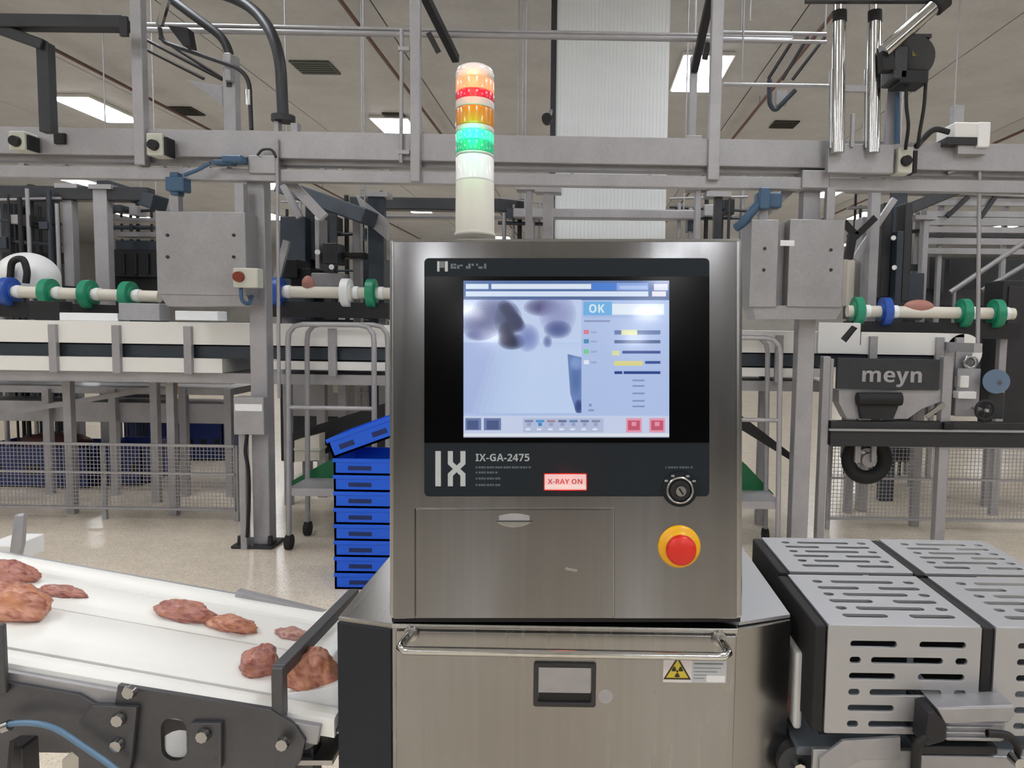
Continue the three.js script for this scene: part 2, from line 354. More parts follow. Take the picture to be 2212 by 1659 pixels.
// black slanted tubes by the hangers
for (const [pts, l, b] of [[[[912, -20, 4.95], [985, 128, 5.6]], 'short black slanted strut beside the thin hanger post', [[925, 70], [948, 114]]], [[[1538, -20, 4.95], [1500, 150, 5.6]], 'short black slanted strut beside the wide hanger post', [[1530, 90], [1522, 128]]]]) {
  const t = thing('slanted_strut', l, 'strut', W(...pts[1]));
  add(t, 'strut', pbar(pts[0], pts[1], 0.06, 0.05, 0.006), M.darkBlock);
  add(t, 'clamp', pbar([...b[0], 5.0], [...b[1], 5.05], 0.035, 0.05), M.machineDark);
  add(t, 'hook', cyl(W(pts[0][0], pts[0][1], 4.95), V(W(pts[0][0], pts[0][1], 4.95).x, 5, -4.95), 0.012), M.darkPlate);
}
{ // slim conduits beside hangers
  let t = thing('thin_conduit', 'thin vertical conduit with clips beside the slim hanger', 'conduit', W(866, 352, 4.9));
  add(t, 'pipe', cyl(W(868, 62, 4.9), W(866, 352, 4.9), 0.012), M.frame);
  for (const y of [104, 328]) add(t, 'clip', pbox(860, y - 4, 884, y + 4, 4.88, 0.04), M.frame);
  t = thing('thin_conduit', 'thin vertical conduit running down beside the capped post', 'conduit', W(600, 700, 4.9));
  add(t, 'pipe', cyl(W(598, 300, 4.9), W(603, 860, 4.9), 0.011), M.frame);
  add(t, 'elbow', tube([W(556, 336, 4.88), W(566, 322, 4.88), W(588, 322, 4.88), W(596, 340, 4.88)], 0.008, 0.04), M.darkPlate);
  t = thing('roof_post', 'bright square tube hanging in front of far ceiling lamp', 'post', W(1497, 300, 5.6));
  add(t, 'post', ppost(1499, 120, 1497, 300, 15, 5.6, 0.05), M.frame);
  add(t, 'collar', pbox(1480, 292, 1516, 314, 5.58, 0.09, 0.006), M.frame);
  add(t, 'rod', cyl(W(1499, 130, 5.62), V(W(1499, 130, 5.62).x, 5, -5.62), 0.012), M.frame);
  t = thing('wall_knob', 'small dark round sensor beside the white ribbed column', 'sensor', W(1182, 258, 7));
  add(t, 'lens', cyl(W(1182, 260, 7), W(1182, 260, 7).add(V(0, 0, 0.08)), 0.045), M.black);
  add(t, 'mount', bar(W(1184, 258, 7), W(1190, 240, 7.6), 0.03, 0.03), M.frame);
}
// twin shiny tubes with their plate
{
  const d = 4.75;
  for (const [x, l] of [[1814, 'polished vertical tube of the twin pair by the hanger'], [1890, 'polished vertical tube of the twin pair by the cables']]) {
    const t = thing('polished_tube', l, 'tube', W(x, 318, d));
    add(t, 'tube', cyl(W(x, -10, d), W(x - 4, 330, d), 13.5 * d / F, 13.5 * d / F, 24), M.chrome);
    add(t, 'dark_collar', cyl(W(x, 24, d), W(x, 48, d), 14.5 * d / F, 14.5 * d / F, 24), M.black);
    add(t, 'side_tube', cyl(W(x - 16, 150, d + 0.03), W(x - 18, 320, d + 0.03), 6 * d / F, 6 * d / F, 14), M.trim);
    add(t, 'top_rod', cyl(W(x, 0, d), V(W(x, 0, d).x, 5, -d), 0.02), M.frame);
  }
  let t = thing('tube_bracket', 'steel cross bracket bolted between polished twin tubes', 'bracket', W(1850, 320, d));
  add(t, 'strap', pbox(1826, 184, 1880, 197, d + 0.02, 0.03), M.frame);
  add(t, 'plate', pbox(1790, 312, 1930, 372, d + 0.05, 0.06, 0.006), M.frame);
  add(t, 'pin', ppost(1844, 245, 1842, 318, 8, d + 0.03, 0.03), M.frame);
  t = thing('diagonal_pipe', 'thick chrome pipe slanting up beside the gearmotor', 'pipe', W(1915, 110, 4.6));
  add(t, 'pipe', cyl(W(2032, 2, 4.6), W(1908, 112, 4.6), 0.042, 0.042, 24), M.chrome);
  add(t, 'flange', cyl(W(2040, -4, 4.6), W(2018, 14, 4.6), 0.058, 0.058, 24), M.darkBlock);
  add(t, 'cross_bar', pbar([1740, 0, 4.62], [2036, 0, 4.62], 0.03, 0.04), M.darkPlate);
  add(t, 'end_block', pplate([[1905, 95], [1930, 110], [1935, 150], [1908, 150]], 4.6, 0.08), M.darkBlock);
  t = thing('gearmotor', 'dark round gearmotor hanging under the chrome pipe', 'motor', W(1965, 170, 4.65));
  add(t, 'body', cyl(W(1972, 125, 4.9), W(1972, 125, 4.62), 0.125, 0.12, 28), M.machineDark);
  add(t, 'name_plate', pbox(1972, 82, 2000, 120, 4.61, 0.02), M.ochre);
  add(t, 'top_flange', pbox(1966, 73, 2012, 80, 4.6, 0.2), M.darkPlate);
  add(t, 'gear_housing', pbox(1932, 100, 1962, 168, 4.6, 0.2, 0.01), M.machineDark);
  add(t, 'foot', pbox(1945, 150, 2006, 178, 4.6, 0.18, 0.01), M.darkBlock);
  t = thing('power_cable', 'dark cables looping from gearmotor to the beam switch', 'cable', W(1960, 330, 4.7));
  for (const pts of [[[1958, 178, 4.65], [1958, 230, 4.65], [1962, 270, 4.65], [1956, 322, 4.76]], [[2000, 178, 4.65], [1996, 230, 4.65], [1986, 290, 4.65], [1982, 318, 4.7]]]) add(t, 'cable', cable(pts, 0.011), M.black);
  t = thing('blue_conduit', 'dark blue vertical conduit above the cream switch box', 'conduit', W(1938, 300, 4.8));
  add(t, 'pipe', cyl(W(1938, 200, 4.8), W(1938, 310, 4.8), 0.018), M.valveBlue);
  add(t, 'backing_plate', pbox(1915, 180, 1936, 330, 4.84, 0.03), M.frame);
  t = thing('beam_lamp_housing', 'white lamp housing on a short post above the beam', 'housing', W(2095, 322, 4.9));
  add(t, 'housing', pbox(2062, 264, 2136, 300, 4.85, 0.25, 0.012), M.lampHousing);
  add(t, 'tray', pbox(2046, 296, 2120, 312, 4.84, 0.25, 0.004), M.darkPlate);
  add(t, 'end_cap', pbox(2114, 264, 2140, 316, 4.83, 0.25, 0.01), M.whitePlastic);
  add(t, 'post', ppost(2072, 226, 2072, 264, 22, 4.9, 0.06), M.frame);
  add(t, 'hose', cable([[2050, 285, 4.86], [2018, 280, 4.86], [1994, 300, 4.86], [1980, 316, 4.8]], 0.018), M.darkBlock);
  add(t, 'stand', pbox(2070, 312, 2130, 332, 4.86, 0.2), M.frame);
  t = thing('thin_conduits_hook', 'three thin dark rods hooked under the ceiling beside hanger', 'rods', W(1690, 200, 5.4));
  for (const [a, b, c, e] of [[1714, 85, 1660, 170], [1745, 80, 1690, 172], [1782, 80, 1712, 172]]) add(t, 'rod', cyl(W(a, b, 5.35), W(c, e, 5.35), 0.011), M.darkPlate);
  add(t, 'hook', tube([W(1662, 172, 5.35), W(1662, 225, 5.35), W(1674, 240, 5.35), W(1718, 195, 5.35)], 0.016, 0.06), M.machineBlue);
  add(t, 'spacer', pbox(1678, 195, 1700, 225, 5.36, 0.05), M.frame);
  { const p = W(1782, 82, 5.35); add(t, 'ceiling_rod', cyl(p, V(p.x, 5, p.z), 0.006), M.frame); }
}

// ---------------------------------------------------------------- the white conveyor line across the hall
{
  const d = 5.35, t = thing('belt_conveyor', 'long white belt conveyor on grey brackets crossing the hall', 'conveyor', V(W(1000, 700, d).x, 0, -d));
  const p = (x, y) => W(x, y, d), ya = x => 691 + x * 0.0145, w = 0.5;
  const line = (x0, x1, o0, o1, z, th, m, name) => { const a = W(x0, ya(x0) + (o0 + o1) / 2, z), b = W(x1, ya(x1) + (o0 + o1) / 2, z); add(t, name, bar(a.setZ(-z - th / 2), b.setZ(-z - th / 2), Math.abs(o1 - o0) * z / F, th), m); };
  line(-90, 2082, 0, 47, d, w, M.whiteBelt, 'belt');
  line(-90, 2060, 50, 76, d + 0.04, w - 0.1, M.machineBlue, 'side_frame');
  line(-90, 480, 77, 108, d, w, M.whiteBelt, 'return_belt');
  line(590, 1790, 80, 98, d, w, M.whiteBelt, 'return_belt');
  line(-90, 1790, 108, 130, d + 0.05, w, M.frame, 'lower_frame');
  { const c = p(2082, ya(2082) + 40), r = 40 * d / F; const pulley = cyl(c.clone().add(V(0, 0, -w)), c.clone(), r, r, 28); add(t, 'end_pulley', pulley, M.whiteBelt); }
  for (const x of [112, 249, 404, 716, 1062, 1400, 1683, 1886, 2030, 2072]) add(t, 'bracket', pbox(x - 8, ya(x) + 8, x + 9, ya(x) + 112, d - 0.03, 0.04, 0.004), M.frame);
  for (const x of [60, 300, 700, 1680, 2046]) { const a = p(x, 820); add(t, 'leg', box(a.x - 0.03, a.x + 0.03, 0, a.y + 0.05, -d - 0.45, -d - 0.39, 0.004), M.frame); }
  add(t, 'side_frame_end', pplate([[2040, 745], [2100, 745], [2104, 850], [2040, 850]], d - 0.02, 0.04), M.frame);
  { const c = p(2086, 782).setZ(-d + 0.06); add(t, 'bearing', new THREE.TorusGeometry(0.04, 0.016, 8, 20).translate(c.x, c.y, c.z), M.trim); }
  // white cover with a slanted slot
  const cover = rrect(...[1792, 1885].map(x => p(x, 0).x).flatMap((x, i) => [x, p(1800, i ? 697 : 763).y]), 0.006);
  const sl = new THREE.Path(); [[1812, 731], [1836, 703], [1848, 709], [1824, 740]].map(q => p(...q)).forEach((v, i) => i ? sl.lineTo(v.x, v.y) : sl.moveTo(v.x, v.y)); cover.holes.push(sl);
  add(t, 'slotted_cover', extr(cover, 0.008, 0.002).translate(0, 0, -d + 0.03), M.whitePlastic);
  add(t, 'slot_backing', pbox(1800, 700, 1860, 745, d - 0.02, 0.015), M.darkPlate);
}
// rail with coloured discs above the belt
{
  const d = 5.98;
  for (const [x0, x1, y0, y1, m, l, discs] of [
    [-70, 345, 627, 641, 'cream', 'cream shaft carrying green and blue discs beside the control box', [[20, 'blueDisc'], [106, 'greenDisc'], [191, 'greenDisc'], [278, 'greenDisc']]],
    [596, 845, 630, 634, 'cream', 'cream shaft with a white disc and green disc behind trolley', [[602, 'blueDisc'], [749, 'whitePlastic'], [803, 'greenDisc']]],
    [1830, 2190, 672, 678, 'cream', 'cream shaft with discs beside the dark cabinet', [[1852, 'greenDisc'], [1912, 'blueDisc'], [2082, 'greenDisc'], [2152, 'greenDisc']]]]) {
    const t = thing('disc_shaft', l, 'shaft', W((x0 + x1) / 2, y0, d));
    add(t, 'shaft', cyl(W(x0, y0, d), W(x1, y1, d), 0.045, 0.045, 16), M[m]);
    add(t, 'support_bar', bar(W(x0, y0 + 38, d + 0.1), W(x1, y1 + 38, d + 0.1), 0.12, 0.2), M.darkBlock);
    for (const [x, c] of discs) {
      const y = y0 + (y1 - y0) * (x - x0) / (x1 - x0), a = W(x - 8, y, d), b = W(x + 8, y, d);
      add(t, 'disc', [cyl(a, b, 0.11, 0.11, 28), cyl(W(x - 11, y, d), W(x + 11, y, d), 0.07, 0.07, 20)], M[c]);
      add(t, 'collar', cyl(W(x + 16, y, d), W(x + 26, y, d), 0.05, 0.05, 16), M.whitePlastic);
    }
    for (const x of [x0 + 20, x1 - 20]) { const a = W(x, y0 + 40, d + 0.15); add(t, 'leg', box(a.x - 0.03, a.x + 0.03, 0, a.y, a.z - 0.06, a.z, 0.004), M.frame); }
  }
}
{ // lumps of meat riding on the far shaft
  const mm = std({ color: 0xa87468, roughness: 0.45 });
  for (const [x, y, d, l] of [[666, 612, 5.98, 'small pink meat piece on the shaft behind the trolley'], [1985, 664, 5.98, 'pink meat strip on the shaft by the dark cabinet']]) {
    const c = W(x, y, d), g = new THREE.SphereGeometry(0.06, 16, 12).scale(x > 1900 ? 2 : 0.8, 1, 0.8); g.translate(c.x, c.y, c.z);
    solo('meat_piece', l, 'meat', g, mm, c);
  }
}
// white drum with black hose
{
  const d = 6.35, c = W(62, 612, d), t = thing('white_drum', 'white domed drum cover above the disc shaft', 'drum', V(c.x, c.y - 0.1, c.z));
  const prof = []; for (let i = 0; i <= 12; i++) { const a = i / 12 * Math.PI / 2; prof.push(new THREE.Vector2(0.225 * Math.cos(a) + 0.001, 0.2 * Math.sin(a))); }
  add(t, 'dome', new THREE.LatheGeometry([new THREE.Vector2(0.225, -0.1), ...prof], 32).translate(c.x, c.y + 0.05, c.z), M.whitePlastic);
  add(t, 'hose', cable([[22, 600, d - 0.26], [28, 565, d - 0.26], [48, 560, d - 0.26], [58, 585, d - 0.26], [56, 612, d - 0.26]], 0.026, 10), M.black);
  add(t, 'arm', box(c.x - 0.05, c.x + 0.05, c.y - 0.1, c.y, -7.2, c.z + 0.05), M.machineDark);
}
for (const [x0, y0, x1, y1, d, m, l] of [[128, 676, 254, 693, 5.6, 'whitePlastic', 'flat white block lying on conveyor below green discs'], [256, 655, 344, 692, 5.6, 'frame', 'grey cover block on the conveyor beside the control box'], [62, 650, 128, 690, 5.6, 'black', 'black motor block standing on conveyor below the drum'], [378, 672, 470, 692, 5.6, 'whitePlastic', 'white toothed block on conveyor beneath control box']]) {
  const c = W((x0 + x1) / 2, y1, d), y = W(1000, 691 + 0.0145 * 1000, 5.35);
  solo('conveyor_block', l, 'block', pbox(x0, y0, x1, y1, d, 0.15, 0.006), M[m], c);
}
// control boxes
{
  const d = 4.8; let t = thing('control_box', 'plain grey steel control box with orange button unit', 'control box', W(435, 660, d));
  add(t, 'body', pbox(338, 459, 530, 636, d, 0.26, 0.006), M.boxSteel);
  add(t, 'sloped_base', pplate([[342, 634], [530, 634], [545, 660], [362, 662]], d + 0.01, 0.22), M.boxSteel);
  for (const [x, y] of [[362, 508], [505, 508], [362, 555], [505, 555]]) { const c = W(x, y, d); add(t, 'screw', cyl(c, c.clone().add(V(0, 0, 0.008)), 0.011, 0.009, 10), M.darkPlate); }
  add(t, 'neck', ppost(374, 418, 376, 462, 20, d + 0.08, 0.06), M.frame);
  add(t, 'valve', [pbox(356, 382, 396, 412, d + 0.04, 0.1, 0.01), pbox(366, 372, 384, 420, d + 0.06, 0.08, 0.008)], M.valveBlue);
  add(t, 'mount_bar', ppost(515, 395, 517, 470, 20, d + 0.05, 0.06), M.frame);
  const e = add(t, 'button_unit', pbox(503, 579, 556, 621, d - 0.09, 0.09, 0.008), M.paleBox);
  const b = W(517, 598, d - 0.09); add(e, 'push_button', cyl(b, b.clone().add(V(0, 0, 0.03)), 0.034, 0.03, 18), M.orange);
  add(t, 'cable', cable([[520, 622, d - 0.05], [524, 650, d - 0.05], [536, 656, d - 0.02], [545, 640, d + 0.05]], 0.012), M.valveBlue);
  t = thing('air_valve', 'blue-grey air valve cluster lying on the rail beside capped post', 'valve', W(500, 356, 4.86));
  add(t, 'valve_body', [pbox(478, 334, 522, 350, 4.82, 0.1, 0.015), pbox(458, 344, 500, 354, 4.84, 0.08, 0.01)], M.valveBlue);
  add(t, 'hose', cable([[455, 352, 4.84], [425, 368, 4.84], [398, 378, 4.84]], 0.012), M.valveBlue);
  // twin cabinet
  t = thing('dosing_cabinet', 'tall grey steel cabinet with a recessed middle channel', 'cabinet', W(1722, 690, d));
  add(t, 'side_panel', pbox(1621, 476, 1680, 662, d, 0.3, 0.006), M.boxSteel);
  add(t, 'side_panel', pbox(1704, 476, 1822, 662, d, 0.3, 0.006), M.boxSteel);
  add(t, 'channel', pbox(1678, 482, 1706, 664, d + 0.12, 0.15), M.boxSteel);
  add(t, 'sloped_base', pplate([[1624, 660], [1822, 660], [1806, 690], [1632, 690]], d + 0.02, 0.25), M.boxSteel);
  add(t, 'name_tag', pbox(1686, 519, 1716, 531, d - 0.004, 0.004), M.whitePlastic);
  for (const [x, y] of [[1652, 537], [1650, 583], [1795, 540], [1795, 583]]) { const c = W(x, y, d); add(t, 'screw', cyl(c, c.clone().add(V(0, 0, 0.008)), 0.011, 0.009, 10), M.darkPlate); }
  add(t, 'neck', ppost(1650, 452, 1650, 480, 20, d + 0.08, 0.06), M.frame);
  add(t, 'mount_bar', ppost(1795, 404, 1795, 480, 18, d + 0.05, 0.06), M.frame);
  t = thing('air_valve', 'blue air valve hanging under the rail above the cabinet', 'valve', W(1660, 450, 4.85));
  add(t, 'valve_body', [pbox(1636, 415, 1690, 448, 4.84, 0.1, 0.015), pbox(1642, 405, 1664, 450, 4.8, 0.06, 0.01)], M.valveBlue);
  add(t, 'hose', cable([[1640, 440, 4.84], [1622, 460, 4.84], [1606, 480, 4.86], [1590, 492, 4.9]], 0.028), M.valveBlue);
}
// ---------------------------------------------------------------- machinery seen through the gantry
function upright(name, label, x, y0, y1, w, d, m, extra) {
  const t = thing(name, label, 'post', V(W(x, y1, d).x, 0, -d));
  add(t, 'post', ppost(x, y0, x, y1, w, d, 0.09, 0.006, true), M[m]);
  const a = W(x, y0, d); add(t, 'head_plate', box(a.x - 0.1, a.x + 0.1, a.y - 0.02, a.y + 0.02, a.z - 0.14, a.z + 0.03), M.frame);
  if (extra) extra(t);
  return t;
}
upright('machine_post', 'light grey upright post behind the green discs', 146, 402, 600, 21, 6.95, 'frame');
upright('machine_post', 'broad grey upright post behind the control box edge', 219, 404, 690, 30, 6.92, 'frame');
upright('machine_post', 'slim dark upright post beside the white drum', 112, 410, 560, 11, 7.2, 'machineDark');
upright('machine_post', 'grey upright post under the signal tower', 1142, 405, 500, 14, 6.2, 'frame');
upright('machine_post', 'wider grey upright post beside white ribbed column', 1184, 410, 505, 22, 6.0, 'frame');
upright('machine_post', 'slim grey upright between the head unit and cabinet', 1508, 405, 505, 12, 6.3, 'frame');
upright('machine_post', 'dark upright arch post beside the blue air valve', 1552, 420, 505, 16, 6.3, 'machineDark');
upright('machine_post', 'grey upright post rising beside the dosing cabinet', 1888, 400, 690, 20, 6.2, 'frame');
upright('machine_post', 'dark grey upright post behind far shaft discs', 1940, 405, 690, 30, 6.6, 'machineBlue');
upright('machine_post', 'narrow pale upright post behind the slatted rack', 1998, 470, 660, 12, 7.2, 'frame');
upright('machine_post', 'grey upright post behind the trolley top corner', 812, 420, 690, 34, 6.3, 'machineBlue');
upright('machine_post', 'slim grey upright post in front of cream wall patch', 770, 455, 690, 16, 6.4, 'frame');
// long dark overhead runs behind the gantry
{
  const run = (label, a, b, w, m) => { const t = thing('overhead_duct', label, 'duct', W(a[0], a[1], a[2])); add(t, 'duct', pbar(a, b, w, 0.15, 0.01), M[m]); for (const q of [0.06, 0.94]) { const p = W(...a).lerp(W(...b), q); add(t, 'drop_rod', cyl(p, V(p.x, 4.995, p.z), 0.006), M.frame); } };
  run('dark overhead duct behind the control box and rail', [-90, 416, 7.0], [330, 422, 7.0], 0.12, 'machineDark');
  run('dark sloping duct behind the neck of control box', [225, 402, 7.4], [345, 440, 6.9], 0.13, 'machineBlue');
  run('dark sloping chute descending behind the thin conduit', [610, 404, 6.6], [800, 472, 6.1], 0.12, 'machineBlue');
  run('grey level duct crossing behind the signal tower', [760, 440, 7.2], [1150, 446, 7.2], 0.11, 'machineDark');
  run('grey level duct crossing behind white ribbed column edges', [1110, 462, 6.9], [1500, 466, 6.9], 0.08, 'frame');
  run('thin pale rail crossing behind the signal tower base', [760, 469, 7.6], [1140, 472, 7.6], 0.03, 'frame');
  run('thick grey pipe run over the slatted rack', [1830, 408, 7.6], [2330, 424, 7.6], 0.07, 'frame');
  run('dark sloping duct rising over the slatted rack', [1930, 465, 7.0], [2060, 412, 7.4], 0.1, 'machineDark');
}
function pipeCluster(label, x0, x1, y0, y1, d, n) {
  const t = thing('pipe_cluster', label, 'pipes', V(W((x0 + x1) / 2, y1, d).x, 0, -d)), tones = ['frame', 'frame', 'machineDark', 'machineBlue', 'frame', 'darkBlock'];
  for (let k = 0; k < n; k++) {
    const x = x0 + (x1 - x0) * (k + rr(0.1, 0.9)) / n, a = W(x, rr(y0, y0 + 50), d + rr(-0.1, 0.15)), r = rr(2.2, 5.5) * d / F, m = M[tones[Math.floor(rnd() * 6)]];
    add(t, 'pipe', cyl(V(a.x, 0, a.z), a, r, r, 10), m);
    if (k % 2) { const y = rr(0.3, 0.8); const b = W(x, y0 + (y1 - y0) * y, d); add(t, 'valve_block', box(b.x - rr(0.03, 0.06), b.x + rr(0.03, 0.06), b.y - rr(0.03, 0.07), b.y + rr(0.03, 0.07), b.z - 0.1, b.z + 0.08, 0.008), M[tones[(k * 2 + 1) % 6]]); }
  }
  for (let k = 0; k < 3; k++) { const y = y0 + (y1 - y0) * (0.15 + 0.3 * k) + rr(-8, 8), m = M[tones[(k + 1) % 6]]; add(t, 'cross_pipe', cyl(W(x0 - 4, y, d), W(x1 + 4, y + rr(-14, 14), d), rr(2, 4.5) * d / F, undefined, 10), m); }
}
pipeCluster('cluster of dark pipes and valve blocks above white drum', -10, 128, 402, 560, 6.9, 9);
pipeCluster('cluster of grey pipes between conduit and trolley top', 612, 830, 408, 640, 7.5, 10);
pipeCluster('cluster of thin pipes behind the dosing cabinet edge', 1834, 1996, 412, 640, 7.8, 9);
pipeCluster('small pipes between white column and blue air valve', 1450, 1612, 410, 505, 7.0, 7);
pipeCluster('small pipes beside the signal tower base', 1080, 1176, 418, 505, 7.0, 5);
pipeCluster('thin pipes under the rail behind control box neck', 240, 330, 402, 520, 7.75, 5);
function machineBlock(label, parts, d) {
  const xs = parts.map(p => (p[0] + p[2]) / 2), t = thing('process_machine', label, 'machine', V(W(xs[0], 700, d).x, 0, -d));
  parts.forEach(([x0, y0, x1, y1, m, dz = 0, n = 'panel'], i) => add(t, n, pbox(x0, y0, x1, y1, d + dz, 0.2, 0.008), M[m]));
  return t;
}
const mb1 = machineBlock('dark machine with vertical bars behind the white drum', [[-60, 425, 62, 545, 'machineDark'], [-60, 545, 130, 690, 'machineDark', 0.3], [8, 440, 20, 560, 'machineBlue', -0.2, 'bar'], [34, 470, 44, 560, 'black', -0.2, 'bar'], [60, 400, 72, 560, 'machineDark', -0.1, 'bar'], [-40, 545, 140, 565, 'black', -0.3, 'shelf'], [-60, 690, 140, 900, 'machineDark', 0.4, 'base']], 7.4);
machineBlock('black ribbed machine block beside the control box', [[246, 540, 345, 598, 'darkBlock'], [246, 598, 345, 640, 'black', 0.05], [250, 520, 340, 541, 'machineBlue', 0.06], [225, 500, 345, 512, 'frame', 0.1, 'rail'], [225, 470, 345, 478, 'frame', 0.2, 'rail'], [244, 640, 345, 900, 'machineDark', 0.3, 'base'], [262, 548, 268, 592, 'black', -0.03, 'rib'], [288, 548, 294, 592, 'black', -0.03, 'rib'], [314, 548, 320, 592, 'black', -0.03, 'rib']], 7.2);
{
  const t = machineBlock('blue-grey machine with black drives behind the trolley', [[606, 470, 660, 690, 'machineBlue', 0.3], [604, 545, 700, 690, 'darkBlock', 0.5], [660, 440, 712, 560, 'machineBlue', 0.4], [606, 560, 642, 600, 'black', -0.1, 'drive'], [628, 580, 672, 640, 'black', -0.05, 'drive'], [680, 470, 690, 580, 'frame', -0.1, 'bar'], [672, 590, 740, 620, 'frame', -0.1, 'bracket'], [696, 525, 728, 570, 'machineDark', -0.15, 'motor'], [700, 545, 790, 556, 'darkBlock', 0, 'rail'], [770, 560, 835, 690, 'machineBlue', 0.5], [604, 690, 830, 1000, 'machineDark', 0.8, 'base']], 6.3);
  add(t, 'bar', pbar([612, 400, 6.1], [648, 470, 6.1], 0.05, 0.04), M.frame);
  add(t, 'bar', pbar([620, 520, 6.1], [600, 600, 6.1], 0.05, 0.04), M.frame);
  for (const [x, y] of [[686, 470], [686, 545], [716, 577]]) add(t, 'lamp_stud', cyl(W(x, y, 6.05), W(x, y, 6.0), 0.022, 0.018, 12), M.whitePlastic);
  add(t, 'sloping_plate', pplate([[768, 420], [838, 475], [838, 520], [790, 480]], 6.2, 0.05), M.frame);
}
{
  const t = machineBlock('tangle of grey pipes and drives behind the dosing cabinet', [[1830, 560, 1846, 660, 'cream', 0, 'bar'], [1860, 470, 1874, 690, 'frame', 0, 'bar'], [1905, 440, 1925, 640, 'machineDark', 0, 'column'], [1952, 440, 1968, 650, 'machineDark', -0.1, 'column'], [1905, 590, 1995, 690, 'machineBlue', 0.4], [1838, 600, 1990, 690, 'machineDark', 0.6], [1935, 500, 1950, 660, 'machineBlue', -0.1, 'column'], [1835, 690, 2000, 1000, 'machineDark', 1.0, 'base']], 6.4);
  add(t, 'bar', pbar([1932, 430, 6.3], [1845, 560, 6.3], 0.045, 0.04), M.frame);
  add(t, 'arm', pbar([1822, 480, 6.1], [1850, 510, 6.1], 0.05, 0.04), M.black);
  add(t, 'arm', pbar([1890, 470, 6.1], [1838, 520, 6.1], 0.05, 0.04), M.black);
  add(t, 'arm', pbar([1842, 505, 6.1], [1832, 560, 6.1], 0.06, 0.05), M.darkBlock);
  for (const [x, y] of [[1930, 514], [1932, 578]]) add(t, 'lamp_stud', cyl(W(x, y, 6.05), W(x, y, 6.0), 0.02, 0.016, 12), M.whitePlastic);
}
{
  const t = machineBlock('grey steel machine under the slatted rack', [[2008, 556, 2108, 630, 'machineDark', 0.3], [2108, 560, 2330, 660, 'machineDark', 0.3], [2000, 625, 2180, 660, 'machineDark', 0.2], [2040, 560, 2050, 640, 'machineDark', 0, 'bar'], [2008, 660, 2330, 900, 'machineDark', 0.8, 'base']], 8.3);
}
// slatted rack
{
  const d = 7.6, t = thing('slatted_rack', 'rack of pale horizontal slats beyond the thin steel pole', 'rack', V(W(2110, 560, d).x, 0, -d));
  for (const [y, h, m] of [[436, 15, 'frame'], [462, 12, 'frame'], [478, 16, 'frame'], [496, 12, 'frame'], [508, 8, 'machineDark'], [521, 13, 'frame'], [542, 12, 'frame']])
    add(t, 'slat', pbar([2000, y, d], [2330, y + 3, d], h * d / F, 0.04), M[m]);
  for (const x of [2004, 2040, 2180]) { const a = W(x, 425, d); add(t, 'post', box(a.x - 0.02, a.x + 0.02, 0, a.y, -d - 0.08, -d - 0.03), M.frame); }
  for (const [xa, ya, xb, yb] of [[2046, 468, 2092, 425], [2118, 470, 2150, 425]]) add(t, 'brace', pbar([xa, ya, d - 0.05], [xb, yb, d - 0.05], 0.04, 0.03), M.machineDark);
}
{ // stair rail
  const t = thing('stair_rail', 'pair of slanting steel handrails rising beyond the rack', 'handrail', W(2060, 640, 6.7));
  add(t, 'rail', cyl(W(2052, 632, 6.7), W(2260, 492, 6.7), 0.022), M.frame);
  add(t, 'rail', cyl(W(2120, 628, 6.7), W(2260, 545, 6.7), 0.02), M.frame);
  for (const [x, y] of [[2062, 625], [2165, 557]]) { const a = W(x, y, 6.7); add(t, 'baluster', cyl(V(a.x, 0, a.z), a, 0.016), M.frame); }
  const q = thing('dark_cabinet', 'dark grey cabinet standing beside the disc shaft end', 'cabinet', V(W(2210, 700, 6.3).x, 0, -6.3));
  const a = W(2168, 605, 6.3), b = W(2330, 812, 6.3);
  add(q, 'body', box(a.x, b.x, 0.55, a.y, -6.6, -6.3, 0.01), M.darkPlate);
  add(q, 'door', box(a.x + 0.04, b.x - 0.02, 0.6, a.y - 0.05, -6.302, -6.285, 0.004), M.darkPlate);
  for (const s of [a.x + 0.05, b.x - 0.05]) add(q, 'leg', box(s - 0.03, s + 0.03, 0, 0.56, -6.5, -6.44), M.frame);
}
{ // thin pole with bent top
  const d = 4.95, t = thing('thin_pole', 'thin bright steel pole with a bent top arm', 'pole', W(2114, 735, d));
  add(t, 'pole', tube([W(2046, 374, d), W(2112, 350, d), W(2116, 366, d), W(2112, 760, d)], 0.013, 0.04), M.frame);
  add(t, 'clamp', pbox(2104, 742, 2122, 762, d - 0.02, 0.5), M.frame);
}
